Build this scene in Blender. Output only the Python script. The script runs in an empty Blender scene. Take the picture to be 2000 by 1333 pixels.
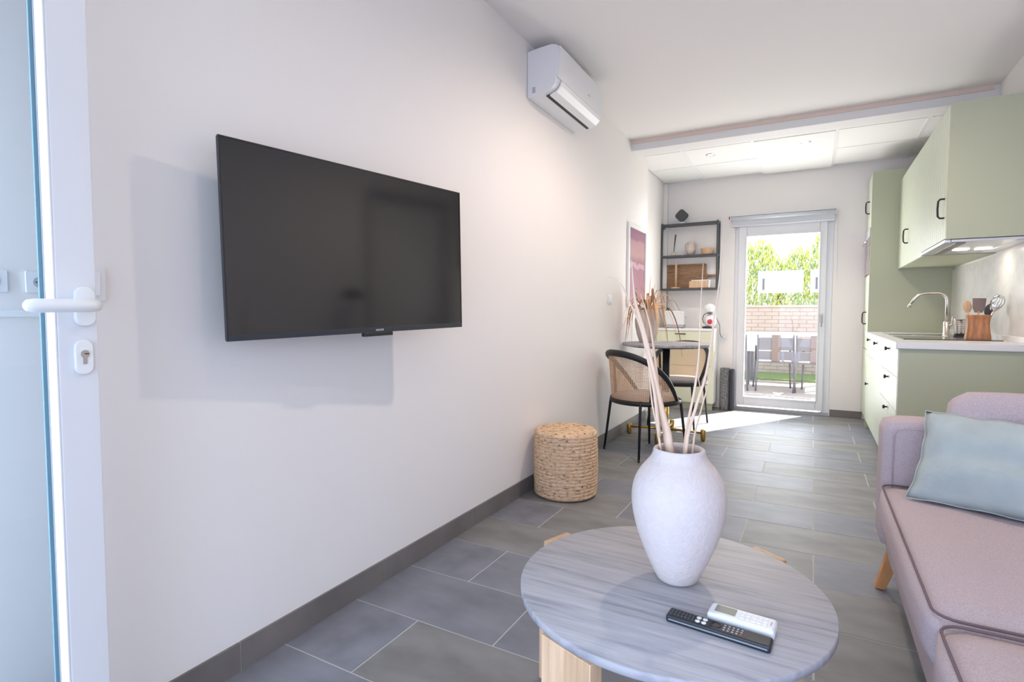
import bpy, bmesh, math, random
from mathutils import Vector, Matrix
random.seed(7)
S = bpy.context.scene
C = S.collection
PI = math.pi

# ------------------------------------------------------------ camera
cam = bpy.data.objects.new('camera', bpy.data.cameras.new('camera'))
C.objects.link(cam)
YAW, PITCH, ROLL = 0.50455, 0.050781, 0.001769
f = Vector((-math.sin(YAW), math.cos(YAW), 0)); r = Vector((math.cos(YAW), math.sin(YAW), 0)); u = Vector((0, 0, 1))
f2 = f*math.cos(PITCH) - u*math.sin(PITCH); u2 = u*math.cos(PITCH) + f*math.sin(PITCH)
r3 = r*math.cos(ROLL) + u2*math.sin(ROLL); u3 = -r*math.sin(ROLL) + u2*math.cos(ROLL)
M = Matrix((r3, u3, -f2)).transposed().to_4x4(); M.translation = Vector((0, 0, 1.1))
cam.matrix_world = M
cam.data.sensor_width = 36.0
cam.data.lens = 1062.76/2000*36.0
cam.data.clip_start = 0.02; cam.data.clip_end = 300
S.camera = cam

# ------------------------------------------------------------ view, world, sun, large lights
S.view_settings.view_transform = 'Standard'; S.view_settings.look = 'None'
S.view_settings.gamma = 1.0; S.view_settings.use_curve_mapping = False
S.view_settings.exposure = 0.12
W = bpy.data.worlds.new('sky'); S.world = W; W.use_nodes = True
bg = W.node_tree.nodes['Background']; bg.inputs[0].default_value = (0.62, 0.78, 1.0, 1); bg.inputs[1].default_value = 2.2

def light(name, kind, loc, energy, color, **k):
    d = bpy.data.lights.new(name, kind); d.energy = energy; d.color = color
    for a, b in k.items():
        if a not in ('rot', 'aim'): setattr(d, a, b)
    o = bpy.data.objects.new(name, d); C.objects.link(o); o.location = loc
    if 'aim' in k: o.rotation_euler = (Vector(k['aim'])).to_track_quat('-Z', 'Y').to_euler()
    return o
SUN = light('sun', 'SUN', (2, 12, 8), 24.0, (1.0, 0.95, 0.88), angle=0.01, aim=(-0.50, -0.85, -1.0))
# daylight coming in through the wide glazed front opening and the side opening (the sky outside them)
light('front_daylight', 'AREA', (0.45, -1.3, 0.70), 40, (0.54, 0.65, 1.0), shape='RECTANGLE', size=2.4, size_y=1.5, spread=2.2, aim=(0.3, 1, -0.1))
light('side_daylight', 'AREA', (-1.72, -0.22, 1.15), 14, (0.60, 0.74, 1.0), shape='RECTANGLE', size=0.25, size_y=2.1, aim=(0, 1, 0))
# daylight entering through the glazed back door, falling away from it into the room
light('back_daylight', 'AREA', (-0.33, 6.62, 1.07), 31, (0.94, 0.97, 1.0), shape='RECTANGLE', size=0.7, size_y=1.8, aim=(0, -1, 0.34))
for x, y, e in ((-0.15, 0.95, 9), (-0.25, 3.0, 72)):  # second one is an added warm fill, out of view over mid-room
    light('downlight_glow', 'SPOT', (x, y, 2.68), e, (1.0, 0.84, 0.72), shadow_soft_size=0.03, spot_size=2.95, spot_blend=0.6, aim=(0, 0, -1))
for x, y in ((-0.92, 5.70), (-0.10, 5.66)):
    light('spot_glow', 'SPOT', (x, y, 2.64), 32, (1.0, 0.92, 0.84), shadow_soft_size=0.04, spot_size=2.3, spot_blend=1.0, aim=(0, 0, -1))
for x in (0.84, 0.96):
    light('hood_glow', 'AREA', (x, 4.62, 1.518), 0.35, (1.0, 0.85, 0.68), size=0.07, aim=(0, 0, -1))

# ------------------------------------------------------------ materials
def lin(c): return tuple(((v/12.92) if v <= 0.04045 else ((v+0.055)/1.055)**2.4) for v in c)
def hexc(h): return lin(tuple(int(h[i:i+2], 16)/255 for i in (0, 2, 4)))
def mat(name, col, rough=0.5, metal=0.0, bump=0.0, bscale=60, var=0.0, vscale=8, stretch=None, trans=0, ior=1.45, spec=0.5, emit=None, estr=0, coords='Object', alpha=1, dist=0.02):
    m = bpy.data.materials.new(name); m.use_nodes = True
    nt = m.node_tree; p = nt.nodes['Principled BSDF']
    if isinstance(col, str): col = hexc(col)
    p.inputs['Base Color'].default_value = (*col, 1); p.inputs['Roughness'].default_value = rough
    p.inputs['Metallic'].default_value = metal; p.inputs['IOR'].default_value = ior
    p.inputs['Transmission Weight'].default_value = trans; p.inputs['Alpha'].default_value = alpha
    p.inputs['Specular IOR Level'].default_value = spec
    if emit:
        p.inputs['Emission Color'].default_value = (*emit, 1); p.inputs['Emission Strength'].default_value = estr
    if bump or var:
        tc = nt.nodes.new('ShaderNodeTexCoord'); mp = nt.nodes.new('ShaderNodeMapping')
        nt.links.new(tc.outputs[coords], mp.inputs[0])
        if stretch: mp.inputs['Scale'].default_value = stretch
    if var:
        n = nt.nodes.new('ShaderNodeTexNoise'); n.inputs['Scale'].default_value = vscale; n.inputs['Detail'].default_value = 6
        nt.links.new(mp.outputs[0], n.inputs['Vector'])
        cr = nt.nodes.new('ShaderNodeValToRGB')
        cr.color_ramp.elements[0].position = 0.3; cr.color_ramp.elements[1].position = 0.7
        cr.color_ramp.elements[0].color = (*[max(0, c*(1-var)) for c in col], 1)
        cr.color_ramp.elements[1].color = (*[min(1, c*(1+var)) for c in col], 1)
        nt.links.new(n.outputs['Fac'], cr.inputs[0]); nt.links.new(cr.outputs[0], p.inputs['Base Color'])
    if bump:
        n2 = nt.nodes.new('ShaderNodeTexNoise'); n2.inputs['Scale'].default_value = bscale; n2.inputs['Detail'].default_value = 4
        nt.links.new(mp.outputs[0], n2.inputs['Vector'])
        b = nt.nodes.new('ShaderNodeBump'); b.inputs['Strength'].default_value = bump; b.inputs['Distance'].default_value = dist
        nt.links.new(n2.outputs['Fac'], b.inputs['Height']); nt.links.new(b.outputs[0], p.inputs['Normal'])
    return m
M_ = {}
M_['wall'] = mat('wall_paint', (0.86, 0.82, 0.79), 0.75, bump=0.05, bscale=180, dist=0.002)
M_['ceil'] = mat('ceiling_paint', (0.86, 0.83, 0.80), 0.85)
M_['ctile'] = mat('ceiling_panel_white', (0.86, 0.85, 0.82), 0.8)
M_['pvc'] = mat('white_pvc', (0.78, 0.78, 0.80), 0.35)
M_['salmon'] = mat('salmon_tint', (0.80, 0.64, 0.55), 0.7)
M_['beam'] = mat('beam_paint', (0.80, 0.785, 0.77), 0.7)
M_['tile'] = mat('grey_floor_tile', (0.205, 0.210, 0.238), 0.52, var=0.22, vscale=2.2, bump=0.12, bscale=12, dist=0.003, coords='Generated')
M_['tile2'] = mat('grey_floor_tile_warm', (0.22, 0.215, 0.21), 0.54, var=0.20, vscale=2.6, bump=0.12, bscale=12, dist=0.003, coords='Generated')
M_['skirt'] = mat('grey_skirting_tile', (0.178, 0.160, 0.150), 0.45, var=0.18, vscale=4)
M_['grout'] = mat('grout', (0.50, 0.495, 0.48), 0.9)
M_['black'] = mat('black_metal', (0.018, 0.018, 0.02), 0.45, spec=0.4)
M_['blackp'] = mat('black_plastic', (0.022, 0.022, 0.025), 0.4)
M_['screen'] = mat('screen_glass', (0.012, 0.012, 0.012), 0.10, spec=0.9)
M_['anthr'] = mat('anthracite_metal', (0.075, 0.077, 0.08), 0.5)
M_['green'] = mat('sage_green_panel', (0.46, 0.48, 0.345), 0.45)
M_['greenL'] = mat('sage_green_front', (0.56, 0.60, 0.475), 0.42)
M_['chest'] = mat('pale_green_front', (0.70, 0.72, 0.56), 0.5)
M_['white'] = mat('white_lacquer', (0.85, 0.85, 0.84), 0.35)
M_['plast'] = mat('white_plastic', (0.80, 0.80, 0.81), 0.35)
M_['plastg'] = mat('grey_plastic', (0.45, 0.45, 0.47), 0.5)
M_['brass'] = mat('brushed_brass', (0.52, 0.33, 0.10), 0.35, metal=1.0)
M_['steel'] = mat('brushed_steel', (0.62, 0.57, 0.53), 0.28, metal=1.0)
M_['chrome'] = mat('chrome', (0.7, 0.7, 0.7), 0.12, metal=1.0)
M_['hob'] = mat('black_hob_glass', (0.02, 0.02, 0.02), 0.08, spec=0.8)
M_['sofa'] = mat('pink_beige_fabric', (0.495, 0.405, 0.41), 0.95, var=0.13, vscale=260, bump=0.5, bscale=420, dist=0.003)
M_['sofap'] = mat('dusty_mauve_piping', (0.17, 0.115, 0.125), 0.9)
M_['cush'] = mat('sage_blue_cotton', (0.40, 0.45, 0.435), 0.9, var=0.07, vscale=14, bump=0.35, bscale=9, dist=0.02)
M_['cushg'] = mat('grey_cushion_fabric', (0.36, 0.32, 0.31), 0.95, bump=0.3, bscale=200, dist=0.003)
M_['oak'] = mat('light_oak', (0.66, 0.44, 0.27), 0.55, var=0.13, vscale=5, stretch=(14, 14, 1.2))
M_['oakd'] = mat('light_oak_board', (0.56, 0.36, 0.21), 0.55, var=0.16, vscale=5, stretch=(14, 14, 1.2))
M_['legoak'] = mat('orange_beech', (0.58, 0.27, 0.10), 0.5, var=0.12, vscale=6, stretch=(10, 10, 1))
M_['walnut'] = mat('walnut_board', (0.27, 0.15, 0.08), 0.55, var=0.35, vscale=6, stretch=(2, 10, 14))
M_['acacia'] = mat('acacia_wood', (0.47, 0.20, 0.08), 0.45, var=0.35, vscale=7, stretch=(9, 9, 1.3))
M_['cane'] = mat('woven_cane', (0.66, 0.44, 0.28), 0.7)
M_['vase'] = mat('white_stoneware', (0.65, 0.575, 0.54), 0.9, var=0.03, vscale=60, bump=0.55, bscale=120, dist=0.004)
M_['vaseb'] = mat('beige_ceramic', (0.62, 0.52, 0.46), 0.8, bump=0.2, bscale=60, dist=0.004)
M_['stem'] = mat('dried_stem', (0.74, 0.55, 0.40), 0.8, var=0.1, vscale=8)
M_['leaf'] = mat('dried_leaf', (0.70, 0.43, 0.24), 0.7, var=0.3, vscale=9)
M_['leafd'] = mat('dried_leaf_dark', (0.36, 0.18, 0.09), 0.7, var=0.3, vscale=9)
M_['red'] = mat('red_plastic', (0.62, 0.05, 0.08), 0.4)
M_['blind'] = mat('grey_blind_fabric', (0.66, 0.68, 0.71), 0.7)
M_['alu'] = mat('aluminium', (0.72, 0.72, 0.74), 0.3, metal=0.7)
M_['mel'] = mat('speckled_grey_pile', (0.22, 0.225, 0.23), 0.95, var=0.85, vscale=130, bump=0.8, bscale=150)
M_['rubber'] = mat('dark_rubber', (0.03, 0.033, 0.045), 0.6)
M_['led'] = mat('lamp_lens', (1, 1, 1), 0.4, emit=(1.0, 0.9, 0.8), estr=4)
M_['ledh'] = mat('hood_lamp_lens', (1, 1, 1), 0.4, emit=(1.0, 0.88, 0.75), estr=9)
M_['lcd'] = mat('lcd_green_grey', (0.28, 0.29, 0.22), 0.25)
M_['pave'] = mat('terrace_paving', (0.42, 0.36, 0.32), 0.85, var=0.1, vscale=2)
M_['grassg'] = mat('lawn', (0.22, 0.28, 0.10), 0.95)
M_['brick'] = mat('pale_brick', (0.55, 0.42, 0.34), 0.9, var=0.1, vscale=3)
M_['mortar'] = mat('mortar', (0.42, 0.38, 0.34), 0.95)
M_['hedgeA'] = mat('hedge_leaf_light', (0.50, 0.52, 0.12), 0.7)
M_['hedgeB'] = mat('hedge_leaf_dark', (0.22, 0.32, 0.10), 0.7)
M_['outd'] = mat('grey_garden_furniture', (0.15, 0.15, 0.17), 0.6)
M_['outb'] = mat('brown_wicker', (0.16, 0.125, 0.11), 0.7)
M_['hill'] = mat('distant_hill', (0.05, 0.07, 0.075), 0.9)
M_['rope'] = None

def wood_marble():
    m = bpy.data.materials.new('grey_veined_marble'); m.use_nodes = True; nt = m.node_tree; p = nt.nodes['Principled BSDF']
    tc = nt.nodes.new('ShaderNodeTexCoord'); mp = nt.nodes.new('ShaderNodeMapping'); mp.inputs['Rotation'].default_value = (0, 0, 0.10)
    mp.inputs['Scale'].default_value = (0.9, 13, 4)
    nt.links.new(tc.outputs['Object'], mp.inputs[0])
    n = nt.nodes.new('ShaderNodeTexNoise'); n.inputs['Scale'].default_value = 4.5; n.inputs['Detail'].default_value = 9; n.inputs['Roughness'].default_value = 0.62; n.inputs['Distortion'].default_value = 0.25
    nt.links.new(mp.outputs[0], n.inputs['Vector'])
    cr = nt.nodes.new('ShaderNodeValToRGB'); e = cr.color_ramp.elements
    e[0].position = 0.28; e[0].color = (0.235, 0.23, 0.25, 1); e[1].position = 0.72; e[1].color = (0.47, 0.455, 0.465, 1)
    x = e.new(0.46); x.color = (0.375, 0.365, 0.38, 1)
    nt.links.new(n.outputs['Fac'], cr.inputs[0]); nt.links.new(cr.outputs[0], p.inputs['Base Color'])
    p.inputs['Roughness'].default_value = 0.6
    return m
M_['marble'] = wood_marble()

def veined_white():
    m = bpy.data.materials.new('white_marble_splashback'); m.use_nodes = True; nt = m.node_tree; p = nt.nodes['Principled BSDF']
    tc = nt.nodes.new('ShaderNodeTexCoord')
    n = nt.nodes.new('ShaderNodeTexNoise'); n.inputs['Scale'].default_value = 2.6; n.inputs['Detail'].default_value = 8; n.inputs['Distortion'].default_value = 1.2
    nt.links.new(tc.outputs['Object'], n.inputs['Vector'])
    cr = nt.nodes.new('ShaderNodeValToRGB'); e = cr.color_ramp.elements
    e[0].position = 0.46; e[0].color = (0.74, 0.73, 0.69, 1); e[1].position = 0.54; e[1].color = (0.74, 0.73, 0.69, 1)
    x = e.new(0.5); x.color = (0.66, 0.66, 0.63, 1)
    nt.links.new(n.outputs['Fac'], cr.inputs[0]); nt.links.new(cr.outputs[0], p.inputs['Base Color'])
    p.inputs['Roughness'].default_value = 0.3
    return m
M_['splash'] = veined_white()

def glass(name, col, rough=0.0, refl=0.1):
    m = bpy.data.materials.new(name); m.use_nodes = True; nt = m.node_tree; nt.nodes.clear()
    o = nt.nodes.new('ShaderNodeOutputMaterial'); t = nt.nodes.new('ShaderNodeBsdfTransparent'); g = nt.nodes.new('ShaderNodeBsdfGlossy')
    t.inputs[0].default_value = (*col, 1); g.inputs['Roughness'].default_value = rough; g.inputs[0].default_value = (1, 1, 1, 1)
    mx = nt.nodes.new('ShaderNodeMixShader'); fr = nt.nodes.new('ShaderNodeFresnel'); fr.inputs[0].default_value = 1.45
    mu = nt.nodes.new('ShaderNodeMath'); mu.operation = 'MULTIPLY'; mu.inputs[1].default_value = refl
    ge = nt.nodes.new('ShaderNodeNewGeometry'); inv = nt.nodes.new('ShaderNodeMath'); inv.operation = 'SUBTRACT'; inv.inputs[0].default_value = 1.0
    nt.links.new(ge.outputs['Backfacing'], inv.inputs[1]); m2 = nt.nodes.new('ShaderNodeMath'); m2.operation = 'MULTIPLY'
    nt.links.new(fr.outputs[0], mu.inputs[0]); nt.links.new(mu.outputs[0], m2.inputs[0]); nt.links.new(inv.outputs[0], m2.inputs[1]); nt.links.new(m2.outputs[0], mx.inputs[0])
    nt.links.new(t.outputs[0], mx.inputs[1]); nt.links.new(g.outputs[0], mx.inputs[2]); nt.links.new(mx.outputs[0], o.inputs[0])
    return m
M_['glassb'] = glass('tinted_door_glass', (0.95, 0.975, 0.985), 0.0, 1.0)
M_['glassc'] = glass('clear_door_glass', (0.99, 0.99, 0.985), 0.0, 0.5)

def rope():
    m = bpy.data.materials.new('braided_jute'); m.use_nodes = True; nt = m.node_tree; p = nt.nodes['Principled BSDF']
    tc = nt.nodes.new('ShaderNodeTexCoord')
    mp = nt.nodes.new('ShaderNodeMapping'); mp.inputs['Scale'].default_value = (1, 1, 2.5)
    n = nt.nodes.new('ShaderNodeTexNoise'); n.inputs['Scale'].default_value = 42; n.inputs['Detail'].default_value = 5
    nt.links.new(tc.outputs['Object'], mp.inputs[0]); nt.links.new(mp.outputs[0], n.inputs['Vector'])
    cr = nt.nodes.new('ShaderNodeValToRGB'); e = cr.color_ramp.elements
    e[0].position = 0.30; e[0].color = (0.16, 0.075, 0.035, 1); e[1].position = 0.66; e[1].color = (0.80, 0.56, 0.36, 1)
    x = e.new(0.42); x.color = (0.64, 0.42, 0.25, 1)
    nt.links.new(n.outputs['Fac'], cr.inputs[0]); nt.links.new(cr.outputs[0], p.inputs['Base Color'])
    b = nt.nodes.new('ShaderNodeBump'); b.inputs['Strength'].default_value = 0.6; b.inputs['Distance'].default_value = 0.004
    nt.links.new(n.outputs['Fac'], b.inputs['Height']); nt.links.new(b.outputs[0], p.inputs['Normal'])
    p.inputs['Roughness'].default_value = 0.95
    return m
M_['rope'] = rope()

# ------------------------------------------------------------ mesh helpers
def obj(name, bm, m, parent=None, smooth=False, bevel=0, seg=2, mods=None):
    me = bpy.data.meshes.new(name)
    bmesh.ops.recalc_face_normals(bm, faces=bm.faces)
    bm.to_mesh(me); bm.free()
    if smooth:
        for p in me.polygons: p.use_smooth = True
    o = bpy.data.objects.new(name, me); C.objects.link(o)
    if m is not None: me.materials.append(m if not isinstance(m, str) else M_[m])
    if parent is not None: o.parent = parent
    if bevel:
        b = o.modifiers.new('bevel', 'BEVEL'); b.width = bevel; b.segments = seg; b.limit_method = 'ANGLE'
        if not smooth:
            for p in me.polygons: p.use_smooth = True
            w = o.modifiers.new('wn', 'WEIGHTED_NORMAL'); w.keep_sharp = True
    return o
def bx(bm, x0, x1, y0, y1, z0, z1, mtx=None):
    vs = [bm.verts.new(v) for v in ((x0,y0,z0),(x1,y0,z0),(x1,y1,z0),(x0,y1,z0),(x0,y0,z1),(x1,y0,z1),(x1,y1,z1),(x0,y1,z1))]
    for q in ((0,3,2,1),(4,5,6,7),(0,1,5,4),(1,2,6,5),(2,3,7,6),(3,0,4,7)): bm.faces.new([vs[i] for i in q])
    if mtx is not None: bmesh.ops.transform(bm, matrix=mtx, verts=vs)
    return vs
def box(name, b, m, parent=None, bevel=0, seg=2, mtx=None):
    bm = bmesh.new(); bx(bm, *b, mtx=mtx); return obj(name, bm, m, parent, bevel=bevel, seg=seg)
def boxes(name, bs, m, parent=None, bevel=0):
    bm = bmesh.new()
    for b in bs: bx(bm, *b)
    return obj(name, bm, m, parent, bevel=bevel)
def tube(bm, pts, rad, seg=8, closed=False, flat=1.0):
    pts = [Vector(p) for p in pts]; n = len(pts)
    if not isinstance(rad, (list, tuple)): rad = [rad]*n
    rings = []; up = Vector((0, 0, 1)); prev = None
    for i, p in enumerate(pts):
        a = pts[(i-1) % n] if (closed or i > 0) else p; b = pts[(i+1) % n] if (closed or i < n-1) else p
        t = (b-a).normalized()
        if prev is None:
            s = t.cross(up)
            if s.length < 1e-3: s = t.cross(Vector((1, 0, 0)))
        else: s = prev - t*prev.dot(t)
        s.normalize(); prev = s; w = t.cross(s)
        rings.append([bm.verts.new(p + (s*math.cos(k*2*PI/seg) + w*math.sin(k*2*PI/seg)*flat)*rad[i]) for k in range(seg)])
    m = n if closed else n-1
    for i in range(m):
        A = rings[i]; B = rings[(i+1) % n]
        for k in range(seg): bm.faces.new((A[k], A[(k+1) % seg], B[(k+1) % seg], B[k]))
    if not closed:
        bm.faces.new(rings[0][::-1]); bm.faces.new(rings[-1])
def tubeobj(name, pts, rad, m, parent=None, seg=8, closed=False, flat=1.0):
    bm = bmesh.new(); tube(bm, pts, rad, seg, closed, flat); return obj(name, bm, m, parent, smooth=True)
def lathe(bm, prof, seg=48, c=(0, 0, 0), cap=True):
    rings = [[bm.verts.new((c[0]+r_*math.cos(k*2*PI/seg), c[1]+r_*math.sin(k*2*PI/seg), c[2]+z)) for k in range(seg)] for r_, z in prof]
    for A, B in zip(rings, rings[1:]):
        for k in range(seg): bm.faces.new((A[k], A[(k+1) % seg], B[(k+1) % seg], B[k]))
    if cap:
        bm.faces.new(rings[0][::-1]); bm.faces.new(rings[-1])
def latheobj(name, prof, m, parent=None, seg=48, c=(0, 0, 0), cap=True, smooth=True):
    bm = bmesh.new(); lathe(bm, prof, seg, c, cap)
    o = obj(name, bm, m, parent, smooth=smooth)
    return o
def prism(bm, poly, a0, a1, axis='y'):
    def P(p, a):
        return (p[0], a, p[1]) if axis == 'y' else ((a, p[0], p[1]) if axis == 'x' else (p[0], p[1], a))
    A = [bm.verts.new(P(p, a0)) for p in poly]; B = [bm.verts.new(P(p, a1)) for p in poly]
    bm.faces.new(A[::-1]); bm.faces.new(B)
    n = len(poly)
    for i in range(n): bm.faces.new((A[i], A[(i+1) % n], B[(i+1) % n], B[i]))
def prismobj(name, poly, a0, a1, m, parent=None, axis='y', bevel=0):
    bm = bmesh.new(); prism(bm, poly, a0, a1, axis); return obj(name, bm, m, parent, bevel=bevel)
def rrect(w, h, rr, n=5):
    out = []
    for cx, cy, a0 in ((w/2-rr, h/2-rr, 0), (-w/2+rr, h/2-rr, PI/2), (-w/2+rr, -h/2+rr, PI), (w/2-rr, -h/2+rr, 1.5*PI)):
        for i in range(n+1):
            a = a0+i*PI/2/n; out.append((cx+rr*math.cos(a), cy+rr*math.sin(a)))
    return out
def thing(name, label, cat, loc=(0, 0, 0), rz=0, group=None):
    o = bpy.data.objects.new(name, None); C.objects.link(o); o.location = loc; o.rotation_euler = (0, 0, rz)
    o.empty_display_size = 0.05
    o['label'] = label; o['category'] = cat
    if group: o['group'] = group
    return o
def tag(o, label, cat=None, group=None, kind=None):
    o['label'] = label
    if cat: o['category'] = cat
    if group: o['group'] = group
    if kind: o['kind'] = kind
    return o
def struct(o, label, cat): return tag(o, label, cat, kind='structure')
def soft(name, dims, m, parent, loc, rz=0, bulge=0.02, bev=0.03, rot=None, n=10):
    """upholstered block: a subdivided rounded box whose faces swell"""
    w, d, h = dims; bm = bmesh.new()
    bmesh.ops.create_grid(bm, x_segments=1, y_segments=1, size=0.5)
    bm.free(); bm = bmesh.new(); bmesh.ops.create_cube(bm, size=1.0)
    bmesh.ops.subdivide_edges(bm, edges=bm.edges[:], cuts=n, use_grid_fill=True)
    for v in bm.verts:
        x, y, z = v.co.x*2, v.co.y*2, v.co.z*2
        P = Vector((x*w/2, y*d/2, z*h/2))
        Q = Vector((max(-w/2+bev, min(w/2-bev, P.x)), max(-d/2+bev, min(d/2-bev, P.y)), max(-h/2+min(bev, h/2.01), min(h/2-min(bev, h/2.01), P.z))))
        D = P-Q
        if D.length > 1e-6: P = Q + D.normalized()*min(bev, max(abs(D.x), abs(D.y), abs(D.z)))
        if z > 0.99: P.z += bulge*(1-x**4)*(1-y**4)
        if z < -0.99: P.z -= bulge*0.3*(1-x**4)*(1-y**4)
        if abs(x) > 0.99: P.x += math.copysign(bulge*0.4*(1-y**4)*(1-z**2), x)
        if abs(y) > 0.99: P.y += math.copysign(bulge*0.4*(1-x**4)*(1-z**2), y)
        v.co = P
    o = obj(name, bm, m, parent, smooth=True)
    o.location = loc; o.rotation_euler = rot if rot else (0, 0, rz)
    return o
def pillow(name, w, h, t, m, parent, loc, rot, nx=28, ny=20, seed=1, pinch=0.05):
    rnd = random.Random(seed); bm = bmesh.new(); ph = [rnd.uniform(0, 6.28) for _ in range(8)]
    def pt(i, j, s):
        a = -1+2*i/nx; b = -1+2*j/ny
        e = max(0.0, (1-a*a))**0.42*max(0.0, (1-b*b))**0.42
        x = a*w/2*(1-pinch*(1-b*b)*1.0*(abs(a)**3)); y = b*h/2*(1-pinch*(1-a*a)*(abs(b)**3))
        wr = 0.010*math.sin(5*a+ph[0]+3*b)*e + 0.007*math.sin(9*b+ph[1]+4*a*b)*e
        edge = (max(abs(a), abs(b))**8)
        wr += 0.006*edge*math.sin(14*a+ph[2]) + 0.006*edge*math.sin(12*b+ph[3])
        return (x, y, s*t/2*e + wr)
    top = [[bm.verts.new(pt(i, j, 1)) for j in range(ny+1)] for i in range(nx+1)]
    bot = [[(top[i][j] if i in (0, nx) or j in (0, ny) else bm.verts.new(pt(i, j, -1))) for j in range(ny+1)] for i in range(nx+1)]
    for G in (top, bot):
        for i in range(nx):
            for j in range(ny):
                q = [G[i][j], G[i+1][j], G[i+1][j+1], G[i][j+1]]
                if G is bot: q = q[::-1]
                try: bm.faces.new(q)
                except ValueError: pass
    o = obj(name, bm, m, parent, smooth=True); o.location = loc; o.rotation_euler = rot
    return o, [Vector(pt(i, 0, 0)) for i in range(nx+1)] + [Vector(pt(nx, j, 0)) for j in range(1, ny+1)] + [Vector(pt(i, ny, 0)) for i in range(nx-1, -1, -1)] + [Vector(pt(0, j, 0)) for j in range(ny-1, 0, -1)]

# ------------------------------------------------------------ room shell
XL, XLB, XR, YB, ZC, ZB = -1.515, -1.61, 1.10, 6.73, 2.70, 2.665
YF = -0.25
fl = box('floor', (-2.6, 1.3, YF-0.1, YB+0.12, -0.06, -0.0012), 'grout'); struct(fl, 'grey stoneware tiled floor of the whole room', 'floor')
tmesh = {}
def tile(x0, x1, y0, y1, z0, z1, parent, nm='tile'):
    key = (round(x1-x0, 3), round(y1-y0, 3), round(z1-z0, 3), random.random() < 0.4)
    if key not in tmesh:
        bm = bmesh.new(); bx(bm, 0, x1-x0, 0, y1-y0, 0, z1-z0)
        o = obj(nm, bm, 'tile2' if key[3] else 'tile', parent); tmesh[key] = o.data
        mod = 1
    else:
        o = bpy.data.objects.new(nm, tmesh[key]); C.objects.link(o); o.parent = parent
    o.location = (x0, y0, z0 + random.uniform(-0.0004, 0.0004)); return o
g = 0.0030
for k in range(-4, 18):
    y0 = 1.174+0.3245*k; y1 = y0+0.3245
    if y1 < YF or y0 > YB: continue
    off = 0.03 if k % 2 == 0 else -0.28
    x = off-0.62*5
    while x < XR:
        a, b = max(x, -2.55), min(x+0.62, XR)
        if y0 >= 0.55: a = max(a, XL if y0 < 5.5 else XLB)
        if b-a > 0.03:
            tile(a+g, b-g, max(y0, YF-0.09)+g, min(y1, YB)-g, -0.009, 0.0, fl)
        x += 0.62
# left wall (from the opening beside the glazed door to the step behind the picture), back part set back
wl = boxes('wall_left', [(XL-0.12, XL, 0.60, 5.62, 0, ZC+0.05), (XLB-0.12, XLB, 5.50, YB+0.1, 0, ZC+0.05), (XLB-0.12, XL-0.115, 5.50, 5.62, 0, ZC+0.05)], 'wall')
struct(wl, 'long white wall carrying the television', 'wall')
# right wall with a doorway recess between sofa and kitchen
wr = boxes('wall_right', [(XR, XR+0.12, YF-0.1, 3.06, 0, ZC), (XR, XR+0.12, 3.06, 3.98, 2.18, ZC), (XR, XR+0.12, 3.98, YB+0.1, 0, ZC), (XR+0.12, XR+0.24, 3.0, 4.05, 0, 2.3)], 'wall')
struct(wr, 'white wall behind sofa and kitchen', 'wall')
d3 = box('door_2', (XR+0.07, XR+0.11, 3.10, 3.94, 0.01, 2.14), 'white', bevel=0.004); struct(d3, 'plain white interior door in the right wall', 'door')
boxes('door_frame', [(XR-0.012, XR+0.11, 3.03, 3.10, 0, 2.20), (XR-0.012, XR+0.11, 3.94, 4.01, 0, 2.20), (XR-0.012, XR+0.11, 3.10, 3.94, 2.14, 2.20)], 'plastg', d3)
tubeobj('handle', [(XR+0.07, 3.86, 1.05), (XR+0.02, 3.86, 1.05), (XR+0.02, 3.74, 1.05)], 0.009, 'black', d3)
# back wall with the garden door opening
DX0, DX1, DZ = -0.80, 0.175, 2.13
wb = boxes('wall_back', [(XLB-0.1, DX0, YB, YB+0.22, 0, ZC+0.05), (DX1, XR+0.12, YB, YB+0.22, 0, ZC+0.05), (DX0, DX1, YB, YB+0.22, DZ, ZC+0.05)], 'wall')
struct(wb, 'white back wall around the garden door', 'wall')
# front wall behind the camera with wide openings
wf = boxes('wall_front', [(-2.67, XR+0.12, YF-0.2, YF, 2.25, ZC+0.05), (1.0, XR+0.12, YF-0.2, YF, 0, 2.25), (-1.60, -1.44, YF-0.2, YF, 0, 2.25), (-2.67, -2.5, YF-0.2, YF, 0, 2.25)], 'wall')
struct(wf, 'front wall with wide glazed openings behind the camera', 'wall')
# side alcove seen through the glazed door
wa = boxes('wall_alcove', [(-2.0, -1.87, YF, 1.75, 0, ZC+0.05), (-1.87, XL-0.12, 1.63, 1.75, 0, ZC+0.05)], 'wall'); struct(wa, 'white alcove wall seen through the open glazed door', 'wall')
tr = box('trim_1', (-1.869, -1.860, YF, 1.62, 1.088, 1.106), 'white', bevel=0.003); struct(tr, 'thin white dado rail on the alcove wall', 'trim')
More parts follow.
